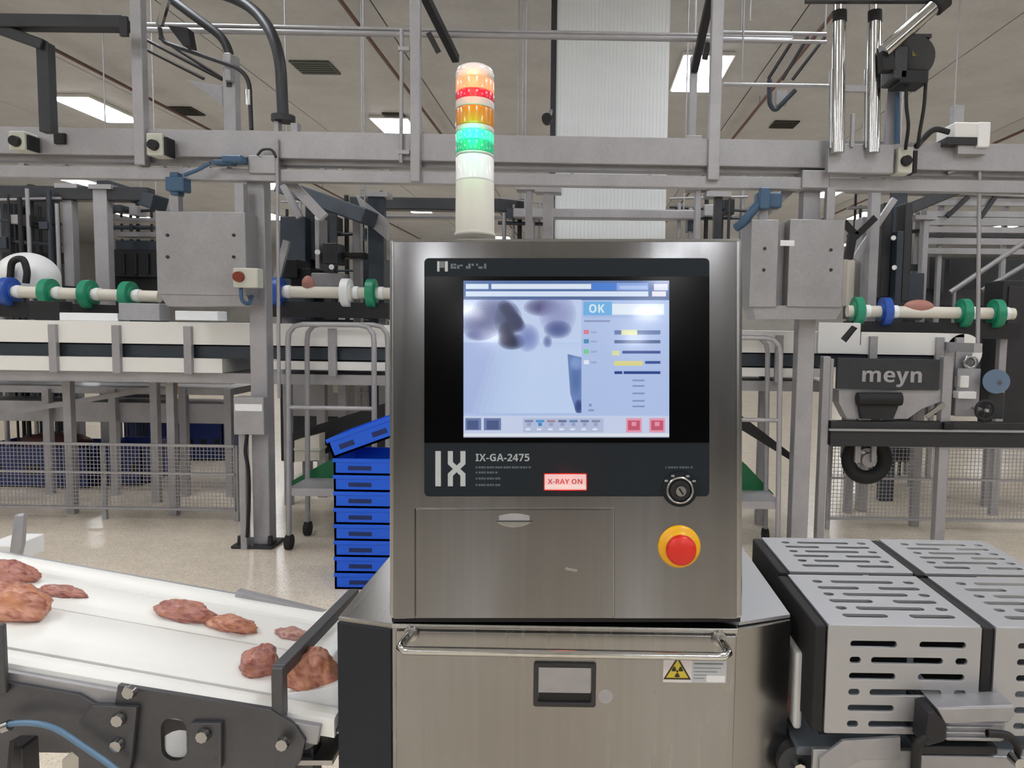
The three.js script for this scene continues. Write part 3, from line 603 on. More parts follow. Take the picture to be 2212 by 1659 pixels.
// ---------------------------------------------------------------- lower level: stand with lettering, motors
const font = await new FontLoader().loadAsync('fonts/droid/droid_sans_bold.typeface.json');
{
  const d = 5.15, t = thing('conveyor_stand', 'steel stand with lettered plate under the white conveyor end', 'stand', V(W(1915, 1160, d).x, 0, -d));
  for (const [xa, xb, w] of [[1783, 1776, 17], [2046, 2034, 22]]) add(t, 'leg', ppost(xa, 770, xb, 1160, w, d, 0.07, 0.006, true), M.frame);
  add(t, 'inner_leg', ppost(1797, 775, 1795, 905, 7, d, 0.05), M.frame);
  add(t, 'name_plate', pbox(1808, 775, 2030, 842, d - 0.01, 0.03, 0.004), M.machineDark);
  const tx = new TextGeometry('meyn', { font, size: 0.098, depth: 0.012, curveSegments: 6 }); tx.computeBoundingBox();
  const bw = tx.boundingBox.max.x, c = W(1856, 824, d); tx.scale(W(1988, 824, d).x / bw - c.x / bw, 1, 1);
  add(t, 'lettering', tx.translate(c.x, c.y, c.z + 0.008), M.frame, { label: 'raised pale steel lettering' });
  add(t, 'hood', pplate([[1812, 842], [2048, 842], [2046, 862], [1990, 884], [1960, 905], [1830, 905], [1812, 870]], d + 0.02, 0.14), M.frame);
  const m = W(1900, 862, d); add(t, 'motor', cyl(W(1852, 862, d - 0.03), W(1946, 862, d - 0.03), 0.045, 0.045, 20), M.black);
  add(t, 'chute', pplate([[1856, 875], [1942, 875], [1930, 905], [1862, 905]], d - 0.03, 0.06), M.darkBlock);
  add(t, 'lower_beam', pbar([1790, 935, d + 0.02], [2330, 940, d + 0.02], 0.17, 0.08, 0.006), M.darkPlate);
  add(t, 'beam_edge', pbar([1790, 928, d - 0.03], [2330, 933, d - 0.03], 0.014, 0.03), M.frame);
  add(t, 'knob', pbox(2040, 912, 2062, 928, d - 0.05, 0.05, 0.01), M.black);
  add(t, 'diagonal', pbar([2000, 900, d - 0.01], [2040, 872, d - 0.01], 0.03, 0.02), M.trim);
}
{
  let t = thing('hose_reel', 'dark round rubber wheel hanging below the lettered stand', 'wheel', V(W(1868, 1040, 5.4).x, W(1868, 1048, 5.4).y, -5.4));
  const c = W(1872, 992, 5.4);
  add(t, 'tyre', new THREE.TorusGeometry(0.13, 0.05, 14, 32).translate(c.x, c.y, c.z), M.rubber);
  add(t, 'hub', cyl(c.clone().add(V(0, 0, -0.05)), c.clone().add(V(0, 0, 0.05)), 0.055, 0.05, 20), M.frame);
  add(t, 'fork', [pbox(1848, 935, 1860, 1000, 5.32, 0.03), pbox(1884, 935, 1894, 1000, 5.32, 0.03)], M.frame);
  t = thing('blue_motor', 'blue-grey motor beside the conveyor end pulley', 'motor', W(2152, 850, 5.2));
  add(t, 'body', cyl(W(2152, 824, 5.5), W(2152, 824, 5.15), 0.088, 0.082, 26), M.blueMotor);
  add(t, 'end_bolt', cyl(W(2160, 826, 5.14), W(2160, 826, 5.12), 0.016, 0.012, 12), M.chrome);
  add(t, 'mount', pbox(2135, 848, 2168, 905, 5.25, 0.1), M.machineDark);
  t = thing('hand_wheel', 'small dark spoked handwheel below the blue motor', 'handwheel', W(2128, 905, 5.1));
  const h = W(2128, 886, 5.1); add(t, 'rim', new THREE.TorusGeometry(0.062, 0.011, 8, 28).translate(h.x, h.y, h.z), M.darkBlock);
  for (let k = 0; k < 3; k++) { const a = k * Math.PI / 3 + 0.3, v = V(Math.cos(a), Math.sin(a), 0).multiplyScalar(0.062); add(t, 'spoke', cyl(h.clone().sub(v), h.clone().add(v), 0.007, 0.007, 8), M.darkBlock); }
  add(t, 'axle', cyl(h.clone().add(V(0, 0, -0.2)), h.clone().add(V(0, 0, 0.03)), 0.012), M.frame);
  t = thing('bearing_unit', 'white bearing block on the side of conveyor end', 'bearing', W(2092, 860, 5.2));
  add(t, 'block', pbox(2074, 812, 2094, 838, 5.22, 0.08, 0.008), M.whitePlastic);
  add(t, 'block', pbox(2070, 846, 2110, 862, 5.22, 0.08, 0.006), M.whitePlastic);
  add(t, 'mount_plate', pbox(2066, 796, 2116, 900, 5.26, 0.02), M.frame);
}
// trolley frames of bent tube
function trolley(label, L, R, d, mid, low) {
  const t = thing('tube_trolley', label, 'trolley', V(W((L[0] + R[0]) / 2, 1140, d).x, 0, -d));
  const fl = x => { const p = W(x, 1000, d); return V(p.x, 0.06, p.z); };
  add(t, 'tube_hoop', tube([fl(L[0]), W(L[0], L[1], d), W(R[0], R[1], d), fl(R[0])], 0.017, 0.1, 10), M.frame);
  add(t, 'tube_hoop', tube([fl(L[0]).setZ(-d - 0.34), W(L[0], L[1], d).setZ(-d - 0.34), W(R[0], R[1], d).setZ(-d - 0.34), fl(R[0]).setZ(-d - 0.34)], 0.017, 0.1, 10), M.frame);
  for (const y of mid) add(t, 'cross_tube', cyl(W(L[0], y, d), W(R[0], y + 3, d), 0.014), M.frame);
  add(t, 'deck', bar(W(L[0], low, d).add(V(0, 0, -0.17)), W(R[0], low + 2, d).add(V(0, 0, -0.17)), 0.05, 0.34), M.frame);
  for (const x of [L[0], R[0]]) for (const z of [0, -0.34]) { const c = fl(x); add(t, 'caster', cyl(V(c.x - 0.018, 0.05, -d + z), V(c.x + 0.018, 0.05, -d + z), 0.05, 0.05, 18), M.rubber); }
  return t;
}
trolley('bent tube trolley frame beside the blue crate stack', [622, 700], [808, 702], 4.93, [880], 1063);
trolley('bent tube trolley frame beside the conveyor stand post', [1500, 728], [1686, 730], 4.93, [905], 1090);
{
  let t = thing('green_tray', 'green tray sheet lying on the trolley deck by blue crates', 'tray', W(680, 1056, 5.4));
  add(t, 'sheet', pplate([[628, 1057], [735, 1057], [735, 985], [700, 1000], [628, 1040]], 5.35, 0.3), M.greenSheet);
  add(t, 'lip', pbox(626, 1050, 740, 1060, 5.33, 0.02), M.frame);
  t = thing('black_chute', 'black sloping chute behind the tube trolley', 'chute', W(740, 960, 5.5));
  add(t, 'chute', pplate([[632, 935], [830, 872], [830, 1000], [760, 960], [690, 985], [690, 930], [632, 1000]], 5.58, 0.1), M.black);
  t = thing('cream_bin', 'small cream plastic bin on the trolley shelf', 'bin', W(663, 1000, 5.45));
  add(t, 'bin', pplate([[636, 952], [690, 938], [690, 994], [636, 998]], 5.4, 0.12), M.cream);
  add(t, 'rim', pbox(634, 968, 692, 974, 5.385, 0.14, 0.003), M.paleBox);
  t = thing('green_tray', 'green sloping tray beside the tube trolley near the post', 'tray', W(1640, 1070, 5.35));
  add(t, 'sheet', pplate([[1560, 1068], [1672, 1068], [1612, 1004], [1560, 960]], 5.35, 0.3), M.greenSheet);
  t = thing('black_chute', 'black sloping chute dropping towards the gantry post', 'chute', W(1650, 950, 5.3));
  add(t, 'chute', pplate([[1560, 870], [1612, 905], [1716, 985], [1716, 1000], [1612, 935], [1560, 905]], 5.25, 0.2), M.black);
}
// post box and floor bits of the left leg
{
  const d = 4.85, t = thing('post_box', 'grey steel junction box fixed low on the gantry post', 'junction box', W(536, 940, d));
  add(t, 'body', pbox(504, 858, 570, 940, d, 0.12, 0.006), M.frame);
  add(t, 'top_strip', pbox(507, 873, 566, 888, d - 0.005, 0.01), M.whitePlastic);
  add(t, 'drop_leg', ppost(524, 938, 524, 1180, 14, d + 0.06, 0.06, 0.004, true), M.frame);
  add(t, 'cable', cable([[534, 940, d], [530, 975, d], [536, 1010, d], [538, 1080, d + 0.02], [534, 1160, d + 0.05]], 0.012), M.black);
}
// ---------------------------------------------------------------- mesh fences, tables and navy crates behind
function fence(label, x0, x1, y0, d) {
  const a = W(x0, y0, d), b = W(x1, y0, d), t = thing('mesh_fence', label, 'fence', V((a.x + b.x) / 2, 0, -d)), top = a.y, bits = [];
  for (let x = a.x; x <= b.x; x += 0.028) bits.push(new THREE.BoxGeometry(0.0035, top - 0.08, 0.0035).translate(x, (top + 0.08) / 2, -d));
  for (let y = 0.08; y <= top; y += 0.028) bits.push(new THREE.BoxGeometry(b.x - a.x, 0.0035, 0.0035).translate((a.x + b.x) / 2, y, -d + 0.003));
  add(t, 'wire_mesh', bits, M.frame, { kind: 'stuff' });
  for (const y of [top, (top + 0.08) * 0.55, 0.09]) add(t, 'rail', box(a.x, b.x, y - 0.008, y + 0.008, -d - 0.01, -d + 0.012), M.frame);
  for (const x of [a.x, (a.x + b.x) / 2, b.x]) add(t, 'post', box(x - 0.015, x + 0.015, 0, top, -d - 0.035, -d - 0.008), M.frame);
}
fence('low wire mesh fence in front of the navy crates', -70, 506, 955, 5.6);
fence('low wire mesh fence behind the lettered conveyor stand', 1796, 2300, 962, 5.62);
{
  const d = 6.42, t = thing('steel_table', 'grey steel work table under the white conveyor', 'table', V(W(200, 900, d).x, 0, -d - 0.3));
  add(t, 'top', pbox(-90, 868, 500, 912, d, 0.4, 0.006), M.frame);
  add(t, 'edge_strip', pbox(-90, 818, 500, 826, d - 0.03, 0.1), M.frame);
  add(t, 'shelf', pbox(-90, 835, 500, 850, d - 0.02, 0.4), M.frame);
  for (const x of [96, 240, 392, 490]) { const a = W(x, 840, d - 0.05); add(t, 'leg', box(a.x - 0.03, a.x + 0.03, 0, a.y, a.z - 0.06, a.z, 0.004), M.frame); }
  add(t, 'sloping_rail', pbar([30, 890, d - 0.15], [330, 840, d - 0.15], 0.04, 0.04), M.frame);
  add(t, 'yellow_clamp', pbox(360, 826, 378, 852, d - 0.3, 0.05, 0.006), M.yellow);
  const u = thing('steel_table', 'grey frame bench behind the tube trolley', 'table', V(W(720, 900, 6.6).x, 0, -6.8));
  add(u, 'top', pbox(610, 806, 830, 820, 6.4, 0.6), M.frame);
  add(u, 'back_panel', pbox(610, 820, 830, 900, 6.9, 0.04), M.frame);
  add(u, 'unit', pbox(718, 806, 750, 850, 6.35, 0.15, 0.01), M.paleBox);
  for (const [y] of [[832], [846]]) add(u, 'strip', pbox(774, y, 796, y + 6, 6.36, 0.03), M.frame);
  for (const x of [690, 800]) { const a = W(x, 815, 6.4); add(u, 'leg', box(a.x - 0.035, a.x + 0.035, 0, a.y, -6.5, -6.42), M.frame); }
}
function crate(t, c, w, h, dp, mat, slotMat, n) {                     // open shallow crate, base centre c
  const th = 0.012, z0 = c.z - dp / 2, z1 = c.z + dp / 2, x0 = c.x - w / 2, x1 = c.x + w / 2;
  add(t, 'body', [box(x0, x1, c.y, c.y + th, z0, z1), box(x0, x0 + th, c.y, c.y + h, z0, z1), box(x1 - th, x1, c.y, c.y + h, z0, z1), box(x0, x1, c.y, c.y + h, z0, z0 + th), box(x0, x1, c.y, c.y + h, z1 - th, z1)], mat);
  add(t, 'rim', [box(x0 - 0.004, x1 + 0.004, c.y + h - 0.022, c.y + h, z1 - 0.004, z1 + 0.004, 0.002), box(x0 - 0.004, x0 + 0.004, c.y + h - 0.022, c.y + h, z0, z1, 0.003), box(x1 - 0.004, x1 + 0.004, c.y + h - 0.022, c.y + h, z0, z1, 0.003)], mat);
  for (let k = 0; k < n; k++) { const x = x0 + w * (k + 0.5) / n; add(t, 'slot_shade_patch', box(x - w / n * 0.22, x + w / n * 0.22, c.y + h * 0.3, c.y + h * 0.55, z1 - 0.004, z1 + 0.003, 0.002), slotMat); }  // dark blocks on the wall imitate shaded hand holes
}
{
  const d = 4.2, fl = WY(721, 1290, 0), x0 = W(722, 1150, d).x, w = 0.58, n = 8, h = 0.0925;
  for (let k = 0; k < n; k++) {
    const c = V(x0 + w / 2, k * h, -d - 0.2), t = thing('blue_crate', `shallow blue plastic crate, ${['bottom one', 'second up', 'third up', 'fourth up', 'fifth up', 'sixth up', 'seventh up', 'eighth up'][k]} in the stack on the floor`, 'crate', c, { group: 'stacked blue crates' });
    crate(t, c, w, h - 0.0005, 0.4, M.blueCrate, M.slot, 2);
  }
  const c = V(x0 + w / 2, n * h, -d - 0.2), t = thing('blue_crate', 'tilted blue crate lying aslant on top of the blue stack', 'crate', V(x0, n * h, -d - 0.2));
  t._base.copy(t.position);
  crate(t, c, w, h * 1.2, 0.4, M.blueCrate, M.slot, 3);
  t.rotation.z = 0.36;
  // navy crates behind the fence
  for (const [x0p, x1p, y, dd, k, l] of [[-60, 190, 1082, 6.6, 0, 'deep navy crate on the floor beside meat scraps'], [196, 305, 1078, 6.75, 1, 'long navy crate on the floor behind mesh fence'], [262, 388, 1000, 7.9, 2, 'navy crate pushed under the steel table'], [392, 480, 998, 8.0, 3, 'dark navy crate at the end of steel table']]) {
    const a = W(x0p, y, dd), b = W(x1p, y, dd), cc = V((a.x + b.x) / 2, 0.0, -dd - 0.3), u = thing('navy_crate', l, 'crate', cc);
    crate(u, cc, b.x - a.x - 0.02, k < 2 ? 0.36 : 0.42, 0.5, M.navyCrate, M.black, 3);
  }
  const q = W(90, 1000, 6.7), scraps = thing('meat_scrap_heap', 'heap of dark meat scraps in the deep navy crate', 'meat', V(q.x, 0.3, -6.88));
  const g = new THREE.SphereGeometry(1, 24, 16); const pp = g.attributes.position;
  for (let i = 0; i < pp.count; i++) { const k = 1 + 0.25 * noise.noise(pp.getX(i) * 3, pp.getY(i) * 3, pp.getZ(i) * 3); pp.setXYZ(i, pp.getX(i) * k * 0.3, pp.getY(i) * k * 0.11, pp.getZ(i) * k * 0.18); }
  g.computeVertexNormals(); add(scraps, 'scraps', g.translate(q.x, 0.35, -6.88), std({ color: 0x4d2a2a, roughness: 0.6 }));
}

// ---------------------------------------------------------------- infeed conveyor with meat
const SL = -0.168;                                               // fall of the belt per metre towards the machine
const FARZ = -1.57, NEARZ = -1.148;
const hb = (() => { const p = W(360, 1493, 1.148); return x => p.y + (x - p.x) * SL; })();
{
  const xL = W(-60, 1300, 1.5).x - 0.3, xR = W(722, 1500, 1.15).x, t = thing('infeed_conveyor', 'white ridged infeed belt on a dark steel frame', 'conveyor', V(W(300, 1600, 1.3).x, 0, -1.36));
  // belt of broad round ridges running lengthwise
  const edges = [-1.148, -1.19, -1.342, -1.461, -1.535];
  edges.slice(0, -1).forEach((e, i) => {
    const f = edges[i + 1], n = 18, bulge = [0.004, 0.016, 0.014, 0.012][i], lane = [], a = e - (i ? 0.0045 : 0), b = f + 0.0045;
    for (let k = 0; k <= n; k++) { const q = k / n; lane.push([-(a + (b - a) * q), bulge * Math.pow(Math.max(0, 1 - (2 * q - 1) ** 2), 0.5)]); }
    const g = extr(poly([...lane, [-b, -0.028], [-a, -0.028]]), xR - xL, 0);
    g.applyMatrix4(new THREE.Matrix4().set(0, 0, 1, xL, 0, 1, SL, hb(xL), -1, 0, 0, 0, 0, 0, 0, 1));
    g.deleteAttribute('normal'); g.deleteAttribute('uv');
    add(t, 'belt_lane', toCreasedNormals(mergeVertices(g, 1e-5), 0.6), M.whiteBelt);
  });
  add(t, 'under_tray', bar(V(xL, hb(xL) - 0.024, -1.34), V(xR, hb(xR) - 0.024, -1.34), 0.012, 0.37), M.conveyorPlate);
  const edge = (x0, x1, z, dy, h, th, mat, name) => add(t, name, bar(V(x0, hb(x0) + dy, z), V(x1, hb(x1) + dy, z), h, th, 0.002), mat);
  edge(xL, xR - 0.02, -1.148 + 0.006, -0.022, 0.03, 0.012, M.frame, 'edge_strip');
  edge(xL, W(690, 1340, 1.54).x, -1.543, -0.01, 0.02, 0.012, M.frame, 'far_edge');
  // dark side plates with cut-outs
  const D = 1.13, P = (x, y) => { const p = W(x, y, D); return [p.x, p.y]; };
  const plate = poly([[8, 1472], [170, 1500], [205, 1520], [248, 1522], [255, 1480], [585, 1533], [640, 1570], [660, 1600], [650, 1640], [600, 1720], [-80, 1720], [-80, 1460]].map(q => P(...q)));
  const oval = rrect(...P(350, 1642), ...P(402, 1552), 0.017, THREE.Path); plate.holes.push(oval);
  const sq = rrect(...P(408, 1720), ...P(470, 1628), 0.003, THREE.Path);
  const lowcut = new THREE.Path(); [[20, 1600], [60, 1578], [120, 1590], [190, 1650], [215, 1712], [10, 1712]].forEach((q, i) => i ? lowcut.lineTo(...P(...q)) : lowcut.moveTo(...P(...q))); plate.holes.push(lowcut);
  add(t, 'side_plate', extr(plate, 0.008, 0.001, 16).translate(0, 0, -D - 0.008), M.conveyorPlate);
  add(t, 'cover_plate', pplate([[200, 1524], [296, 1528], [284, 1648], [262, 1720], [170, 1720], [170, 1560]], D - 0.01, 0.006), M.conveyorPlate);
  add(t, 'small_plate', pplate([[412, 1562], [478, 1562], [478, 1659], [468, 1659], [470, 1632], [408, 1632]], D - 0.008, 0.006), M.conveyorPlate);
  for (const [x, y] of [[258, 1553], [255, 1608], [440, 1588], [282, 1493], [612, 1605]]) { const c = W(x, y, D - 0.012); add(t, 'bolt', cyl(c, c.clone().add(V(0, 0, 0.008)), 0.011, 0.009, 8), M.trim); }
  add(t, 'inner_plate', box(W(-80, 1600, 1.35).x, W(655, 1600, 1.35).x, 0.62, 0.8, -1.5, -1.49), M.conveyorPlate);
  add(t, 'inner_roller', cyl(W(382, 1622, 1.16), W(382, 1622, 1.4), 0.03), M.trim);
  // nose roller at the machine end
  { const x = W(655, 1580, 1.2).x, y = hb(x) - 0.045; add(t, 'nose_roller', cyl(V(x, y, -1.18), V(x, y, -1.56), 0.035, 0.035, 24), M.frame); }
  add(t, 'belt_end', pplate([[612, 1500], [735, 1480], [735, 1545], [640, 1600]], 1.19, 0.3), M.whitePlastic);
  // legs
  for (const [x, z] of [[660, -1.2], [660, -1.52], [40, -1.2], [40, -1.52]]) { const p = W(x, 1600, -z); add(t, 'leg', box(p.x - 0.02, p.x + 0.02, 0, p.y, z - 0.02, z + 0.02, 0.004), M.conveyorPlate); }
  // guard frame of flat bars
  const a = W(602, 1450, 1.14), b = W(765, 1282, 1.5), lowp = W(600, 1552, 1.14);
  add(t, 'guard_post', box(a.x - 0.009, a.x + 0.009, lowp.y, a.y + 0.008, -1.152, -1.132, 0.002), M.conveyorPlate);
  add(t, 'guard_bar', bar(a, b.clone(), 0.02, 0.02, 0.002), M.conveyorPlate);
  add(t, 'guard_side_bar', pbar([512, 1283, 1.51], [700, 1330, 1.51], 0.02, 0.02, 0.002), M.frame);
  add(t, 'guard_pin', cyl(W(694, 1345, 1.4), W(696, 1400, 1.4), 0.005), M.machineDark);
  add(t, 'outfeed_lip', pbar([660, 1618, 1.2], [735, 1618, 1.2], 0.008, 0.08), M.trim);
}
{ // blue air tube and white block below the belt
  const t = thing('air_tube', 'pale blue air tube curving under the infeed conveyor', 'tube', W(120, 1600, 1.1));
  add(t, 'tube', cable([[-30, 1578, 1.1], [40, 1562, 1.1], [110, 1570, 1.1], [180, 1612, 1.1], [260, 1670, 1.1], [330, 1740, 1.1]], 0.0045, 10), M.blueTube);
  add(t, 'fitting', cyl(W(6, 1572, 1.1), W(22, 1566, 1.1), 0.008), M.trim);
  const b = solo('white_sack', 'white plastic block seen under the infeed conveyor', 'block', pplate([[135, 1640], [160, 1620], [215, 1635], [215, 1740], [135, 1740]], 1.35, 0.08, 0.004), M.cream, W(175, 1735, 1.39));
  const c = thing('infeed_side_plate', 'upright black guide plate at the far upstream end', 'plate', W(5, 1500, 1.12));
  add(c, 'plate', pbox(-30, 1345, 9, 1505, 1.118, 0.01, 0.003), M.conveyorPlate);
  const e = thing('belt_scraper', 'grey slanted scraper arm with white plate beyond belt', 'scraper', W(30, 1210, 1.62));
  add(e, 'arm', pbar([46, 1112, 1.62], [32, 1216, 1.62], 0.014, 0.02), M.frame);
  add(e, 'arm_plate', pplate([[30, 1150], [52, 1110], [48, 1175], [38, 1218], [28, 1218]], 1.6, 0.01), M.frame);
  add(e, 'plate', pbox(-40, 1178, 28, 1220, 1.64, 0.1, 0.003), M.whitePlastic);
}
// meat on the belt: each piece its own lump
function meatGeo(rx, ry, rz, s) {
  const g = new THREE.SphereGeometry(1, 48, 32), p = g.attributes.position, col = new Float32Array(p.count * 3);
  const A = new THREE.Color(0xd4aca4), B = new THREE.Color(0xa36a62), C = new THREE.Color(0xcc9c80), c = new THREE.Color();
  for (let i = 0; i < p.count; i++) {
    const x = p.getX(i), y = p.getY(i), z = p.getZ(i), n1 = noise.noise(x * 1.6 + s, y * 1.6, z * 1.6), n2 = noise.noise(x * 4 + s, y * 4 + 3, z * 4), n3 = noise.noise(x * 9, y * 9 + s, z * 9);
    const k = 1 + 0.28 * n1 + 0.12 * n2 + 0.05 * n3, yy = y < 0 ? y * 0.45 : y;
    p.setXYZ(i, x * k * rx, yy * k * ry, z * k * rz);
    c.copy(A).lerp(B, THREE.MathUtils.smoothstep(n2 + n3 * 0.6 + n1 * 0.5, -0.25, 0.45)).lerp(C, THREE.MathUtils.smoothstep(noise.noise(x * 2.3 + 9 * s, y * 2.3, z * 2.3 + 5), 0.05, 0.5));
    c.toArray(col, i * 3);
  }
  g.setAttribute('color', new THREE.BufferAttribute(col, 3)); g.computeVertexNormals();
  return g;
}
const meatMat = tint => phys({ color: tint, vertexColors: true, roughness: 0.38, clearcoat: 0.35, clearcoatRoughness: 0.3, bumpMap: rep(dataTex(128, 128, (x, y) => g3(255 * blotN[(y * 2 % 256) * 256 + (x * 2 % 256)])), 6), bumpScale: 0.002 });
const MT = [meatMat(0xffffff), meatMat(0xe8c8c0), meatMat(0xffe0c4)];
const beltAt = (px, py, c) => { const r = rayOf(px, py), p0 = hb(0); return r.multiplyScalar((p0 + c - EYE.y) / (r.y - SL * r.x)).add(EYE); };
for (const [px, py, rx, ry, rz, sd, m, l] of [
  [22, 1252, 0.05, 0.026, 0.026, 1.3, 1, 'dark pink meat lump in the far trough at the belt start'],
  [22, 1330, 0.064, 0.042, 0.042, 2.1, 2, 'large browned meat lump on the belt ridge at its start'],
  [134, 1284, 0.042, 0.012, 0.018, 3.7, 1, 'thin flat meat strip following the dark pink lump'],
  [402, 1336, 0.056, 0.024, 0.022, 4.4, 1, 'smooth pink meat strip lying mid belt'],
  [502, 1358, 0.046, 0.018, 0.02, 5.2, 2, 'orange browned meat strip touching the pink strip'],
  [632, 1376, 0.03, 0.014, 0.016, 6.6, 0, 'small red meat scrap behind the guard bar'],
  [562, 1450, 0.031, 0.034, 0.03, 7.9, 1, 'round pink meat lump beside the guard post'],
  [674, 1478, 0.044, 0.044, 0.036, 8.3, 2, 'big dark browned meat lump entering the machine']]) {
  const p = beltAt(px, py, 0.01), g = meatGeo(rx, ry, rz, sd);
  g.rotateZ(Math.atan(SL)); g.translate(p.x, p.y + ry * 0.3, p.z);
  solo('meat_piece', l, 'meat', g, MT[m], p, { uv: true, group: 'meat on the infeed belt' });
}

// ---------------------------------------------------------------- the X-ray inspection machine
const HD = 1.139, s = HD / F;
const headM = new THREE.Matrix4().compose(EYE, Q, V(1, 1, 1)).multiply(new THREE.Matrix4().makeTranslation(0, 0, -HD));
const hx = px => (px - CX) * s, hy = py => -(py - CY) * s;
const H = g => g.applyMatrix4(headM);                                    // from the tilted head's own axes into the hall
const hrect = (x0, y0, x1, y1, r, S) => rrect(hx(x0), hy(y1), hx(x1), hy(y0), r * s, S);
const hplate = (shape, z0, z1, bevel = 0) => H(extr(shape, z1 - z0 - (bevel ? 2 * bevel : 0), bevel, 16).translate(0, 0, z0 + bevel));
const hcyl = (px, py, r0, r1, z0, z1, seg = 40) => H(cyl(V(hx(px), hy(py), z0), V(hx(px), hy(py), z1), r0 * s, r1 * s, seg));
const machine = thing('xray_inspection_machine', 'stainless steel inspection machine with tilted touchscreen head and signal tower', 'machine', V(W(1220, 1500, 1.3).x, 0, -1.38));
function canvasTex(w, h, draw) {
  const c = document.createElement('canvas'); c.width = w; c.height = h; draw(c.getContext('2d'), w, h);
  const t = new THREE.CanvasTexture(c); t.colorSpace = THREE.SRGBColorSpace; t.magFilter = THREE.LinearFilter; t.anisotropy = 4; return t;
}
function faceUV(shape, z, x0, y0, x1, y1) {                                // flat printed face, uv 0..1 over the rectangle
  const g = new THREE.ShapeGeometry(shape, 16), p = g.attributes.position, uv = g.attributes.uv;
  for (let i = 0; i < p.count; i++) uv.setXY(i, (p.getX(i) - hx(x0)) / (hx(x1) - hx(x0)), (p.getY(i) - hy(y1)) / (hy(y0) - hy(y1)));
  return H(g.translate(0, 0, z));
}
{
  // housing and front cover with the opening for the service door
  add(machine, 'head_housing', hplate(hrect(838, 513, 1606, 1340, 9), -0.17, -0.006, 0.005), M.trim);
  const cover = hrect(849, 521, 1592, 1337, 5), dr = hrect(897, 1099, 1326, 1345, 2);
  const coverShape = poly([[849, 521], [1592, 521], [1592, 1337], [1327, 1337], [1327, 1098], [896, 1098], [896, 1337], [849, 1337]].map(q => [hx(q[0]), hy(q[1])]));
  add(machine, 'front_cover', hplate(coverShape, -0.006, 0.0, 0.0012), M.face);
  const door = add(machine, 'service_door', hplate(hrect(899, 1101, 1324, 1336, 2), -0.006, 0.0005, 0.001), M.face);
  // finger pull
  const pull = new THREE.Shape(); pull.moveTo(hx(1072), hy(1126)); pull.quadraticCurveTo(hx(1110), hy(1150), hx(1150), hy(1126)); pull.lineTo(hx(1072), hy(1126));
  add(door, 'finger_pull', hplate(pull, 0.0005, 0.006, 0.001), M.trim);
  const pull2 = new THREE.Shape(); pull2.moveTo(hx(1078), hy(1124)); pull2.lineTo(hx(1144), hy(1124)); pull2.lineTo(hx(1144), hy(1114)); pull2.quadraticCurveTo(hx(1110), hy(1104), hx(1078), hy(1114));
  add(door, 'pull_recess', hplate(pull2, 0.0003, 0.0012), M.frame);
  add(door, 'scratch_mark', H(new RoundedBoxGeometry(26 * s, 6 * s, 0.001, 2, 0.0004).rotateZ(-0.2).translate(hx(1234), hy(1230), 0.0008)), M.trim);
  add(machine, 'gap_shade_strip', hplate(hrect(842, 1338, 1603, 1349, 1), -0.06, -0.012), M.rubber);  // added dark strip, stands in for shade in the gap under the head
  // keypad panel with its print
  const panelShape = hrect(917, 558, 1532, 1072, 10);
  const px0 = 917, py0 = 558, PW = 615, PH = 514;
  const printT = canvasTex(1230, 1028, (c, w, h) => {
    const k = 2, X = x => (x - px0) * k, Y = y => (y - py0) * k;
    c.fillStyle = '#182027'; c.fillRect(0, 0, w, h);
    c.fillStyle = '#c4c8ca'; c.fillRect(X(945), Y(565), 10 * k / 2, 22 * k); c.fillRect(X(961.5), Y(565), 6.5 * k, 22 * k); c.fillStyle = '#7d8388'; c.fillRect(X(950.5), Y(565), 10 * k, 14 * k);
    c.fillStyle = '#6d777c'; for (const [x, y, ww, hh] of [[974, 570, 5, 11], [980, 570, 6, 4], [980, 576, 6, 5], [988, 573, 5, 8], [994, 572, 6, 4], [1007, 575, 4, 6], [1012, 570, 5, 11], [1019, 570, 5, 5], [1029, 570, 4, 5], [1034, 576, 9, 5], [1046, 570, 5, 11]]) c.fillRect(X(x), Y(y), ww * k, hh * k);
    // IX emblem
    c.fillStyle = '#b9bfc2'; c.fillRect(X(941), Y(974), 12 * k, 76 * k);
    c.strokeStyle = '#b9bfc2'; c.lineWidth = 11 * k; c.lineJoin = 'miter';
    c.beginPath(); c.moveTo(X(973.5), Y(974)); c.lineTo(X(973.5), Y(1000)); c.lineTo(X(1000.5), Y(1025)); c.lineTo(X(1000.5), Y(1050)); c.stroke();
    c.beginPath(); c.moveTo(X(1000.5), Y(974)); c.lineTo(X(1000.5), Y(1000)); c.lineTo(X(973.5), Y(1025)); c.lineTo(X(973.5), Y(1050)); c.stroke();
    c.fillStyle = '#aab1b5'; c.font = `bold ${22 * k}px sans-serif`; c.save(); c.translate(X(1027), Y(996)); const tw = c.measureText('IX-GA-2475').width; c.scale(118 * k / tw, 1); c.fillText('IX-GA-2475', 0, 0); c.restore();
    c.fillStyle = '#5c676d'; for (const [x, y, ww] of [[1028, 1007, 116], [1028, 1018, 44], [1028, 1031, 54], [1028, 1045, 54]]) for (let q = 0; q < ww; q += 6) c.fillRect(X(x + q), Y(y), (q % 18 ? 5 : 3.5) * k, 4.5 * k);
    c.fillStyle = '#56646a'; for (let q = 0; q < 60; q += 6) c.fillRect(X(1437 + q), Y(1007), (q % 24 ? 5 : 3) * k, 4.5 * k);
  });
  const panel = add(machine, 'control_panel', hplate(panelShape, 0.0, 0.0022, 0.0004), M.slate);
  add(panel, 'printed_face', faceUV(hrect(918, 559, 1531, 1071, 9), 0.00235, px0, py0, px0 + PW, py0 + PH), phys({ map: printT, roughness: 0.45, specularIntensity: 0.5 }), { uv: true });
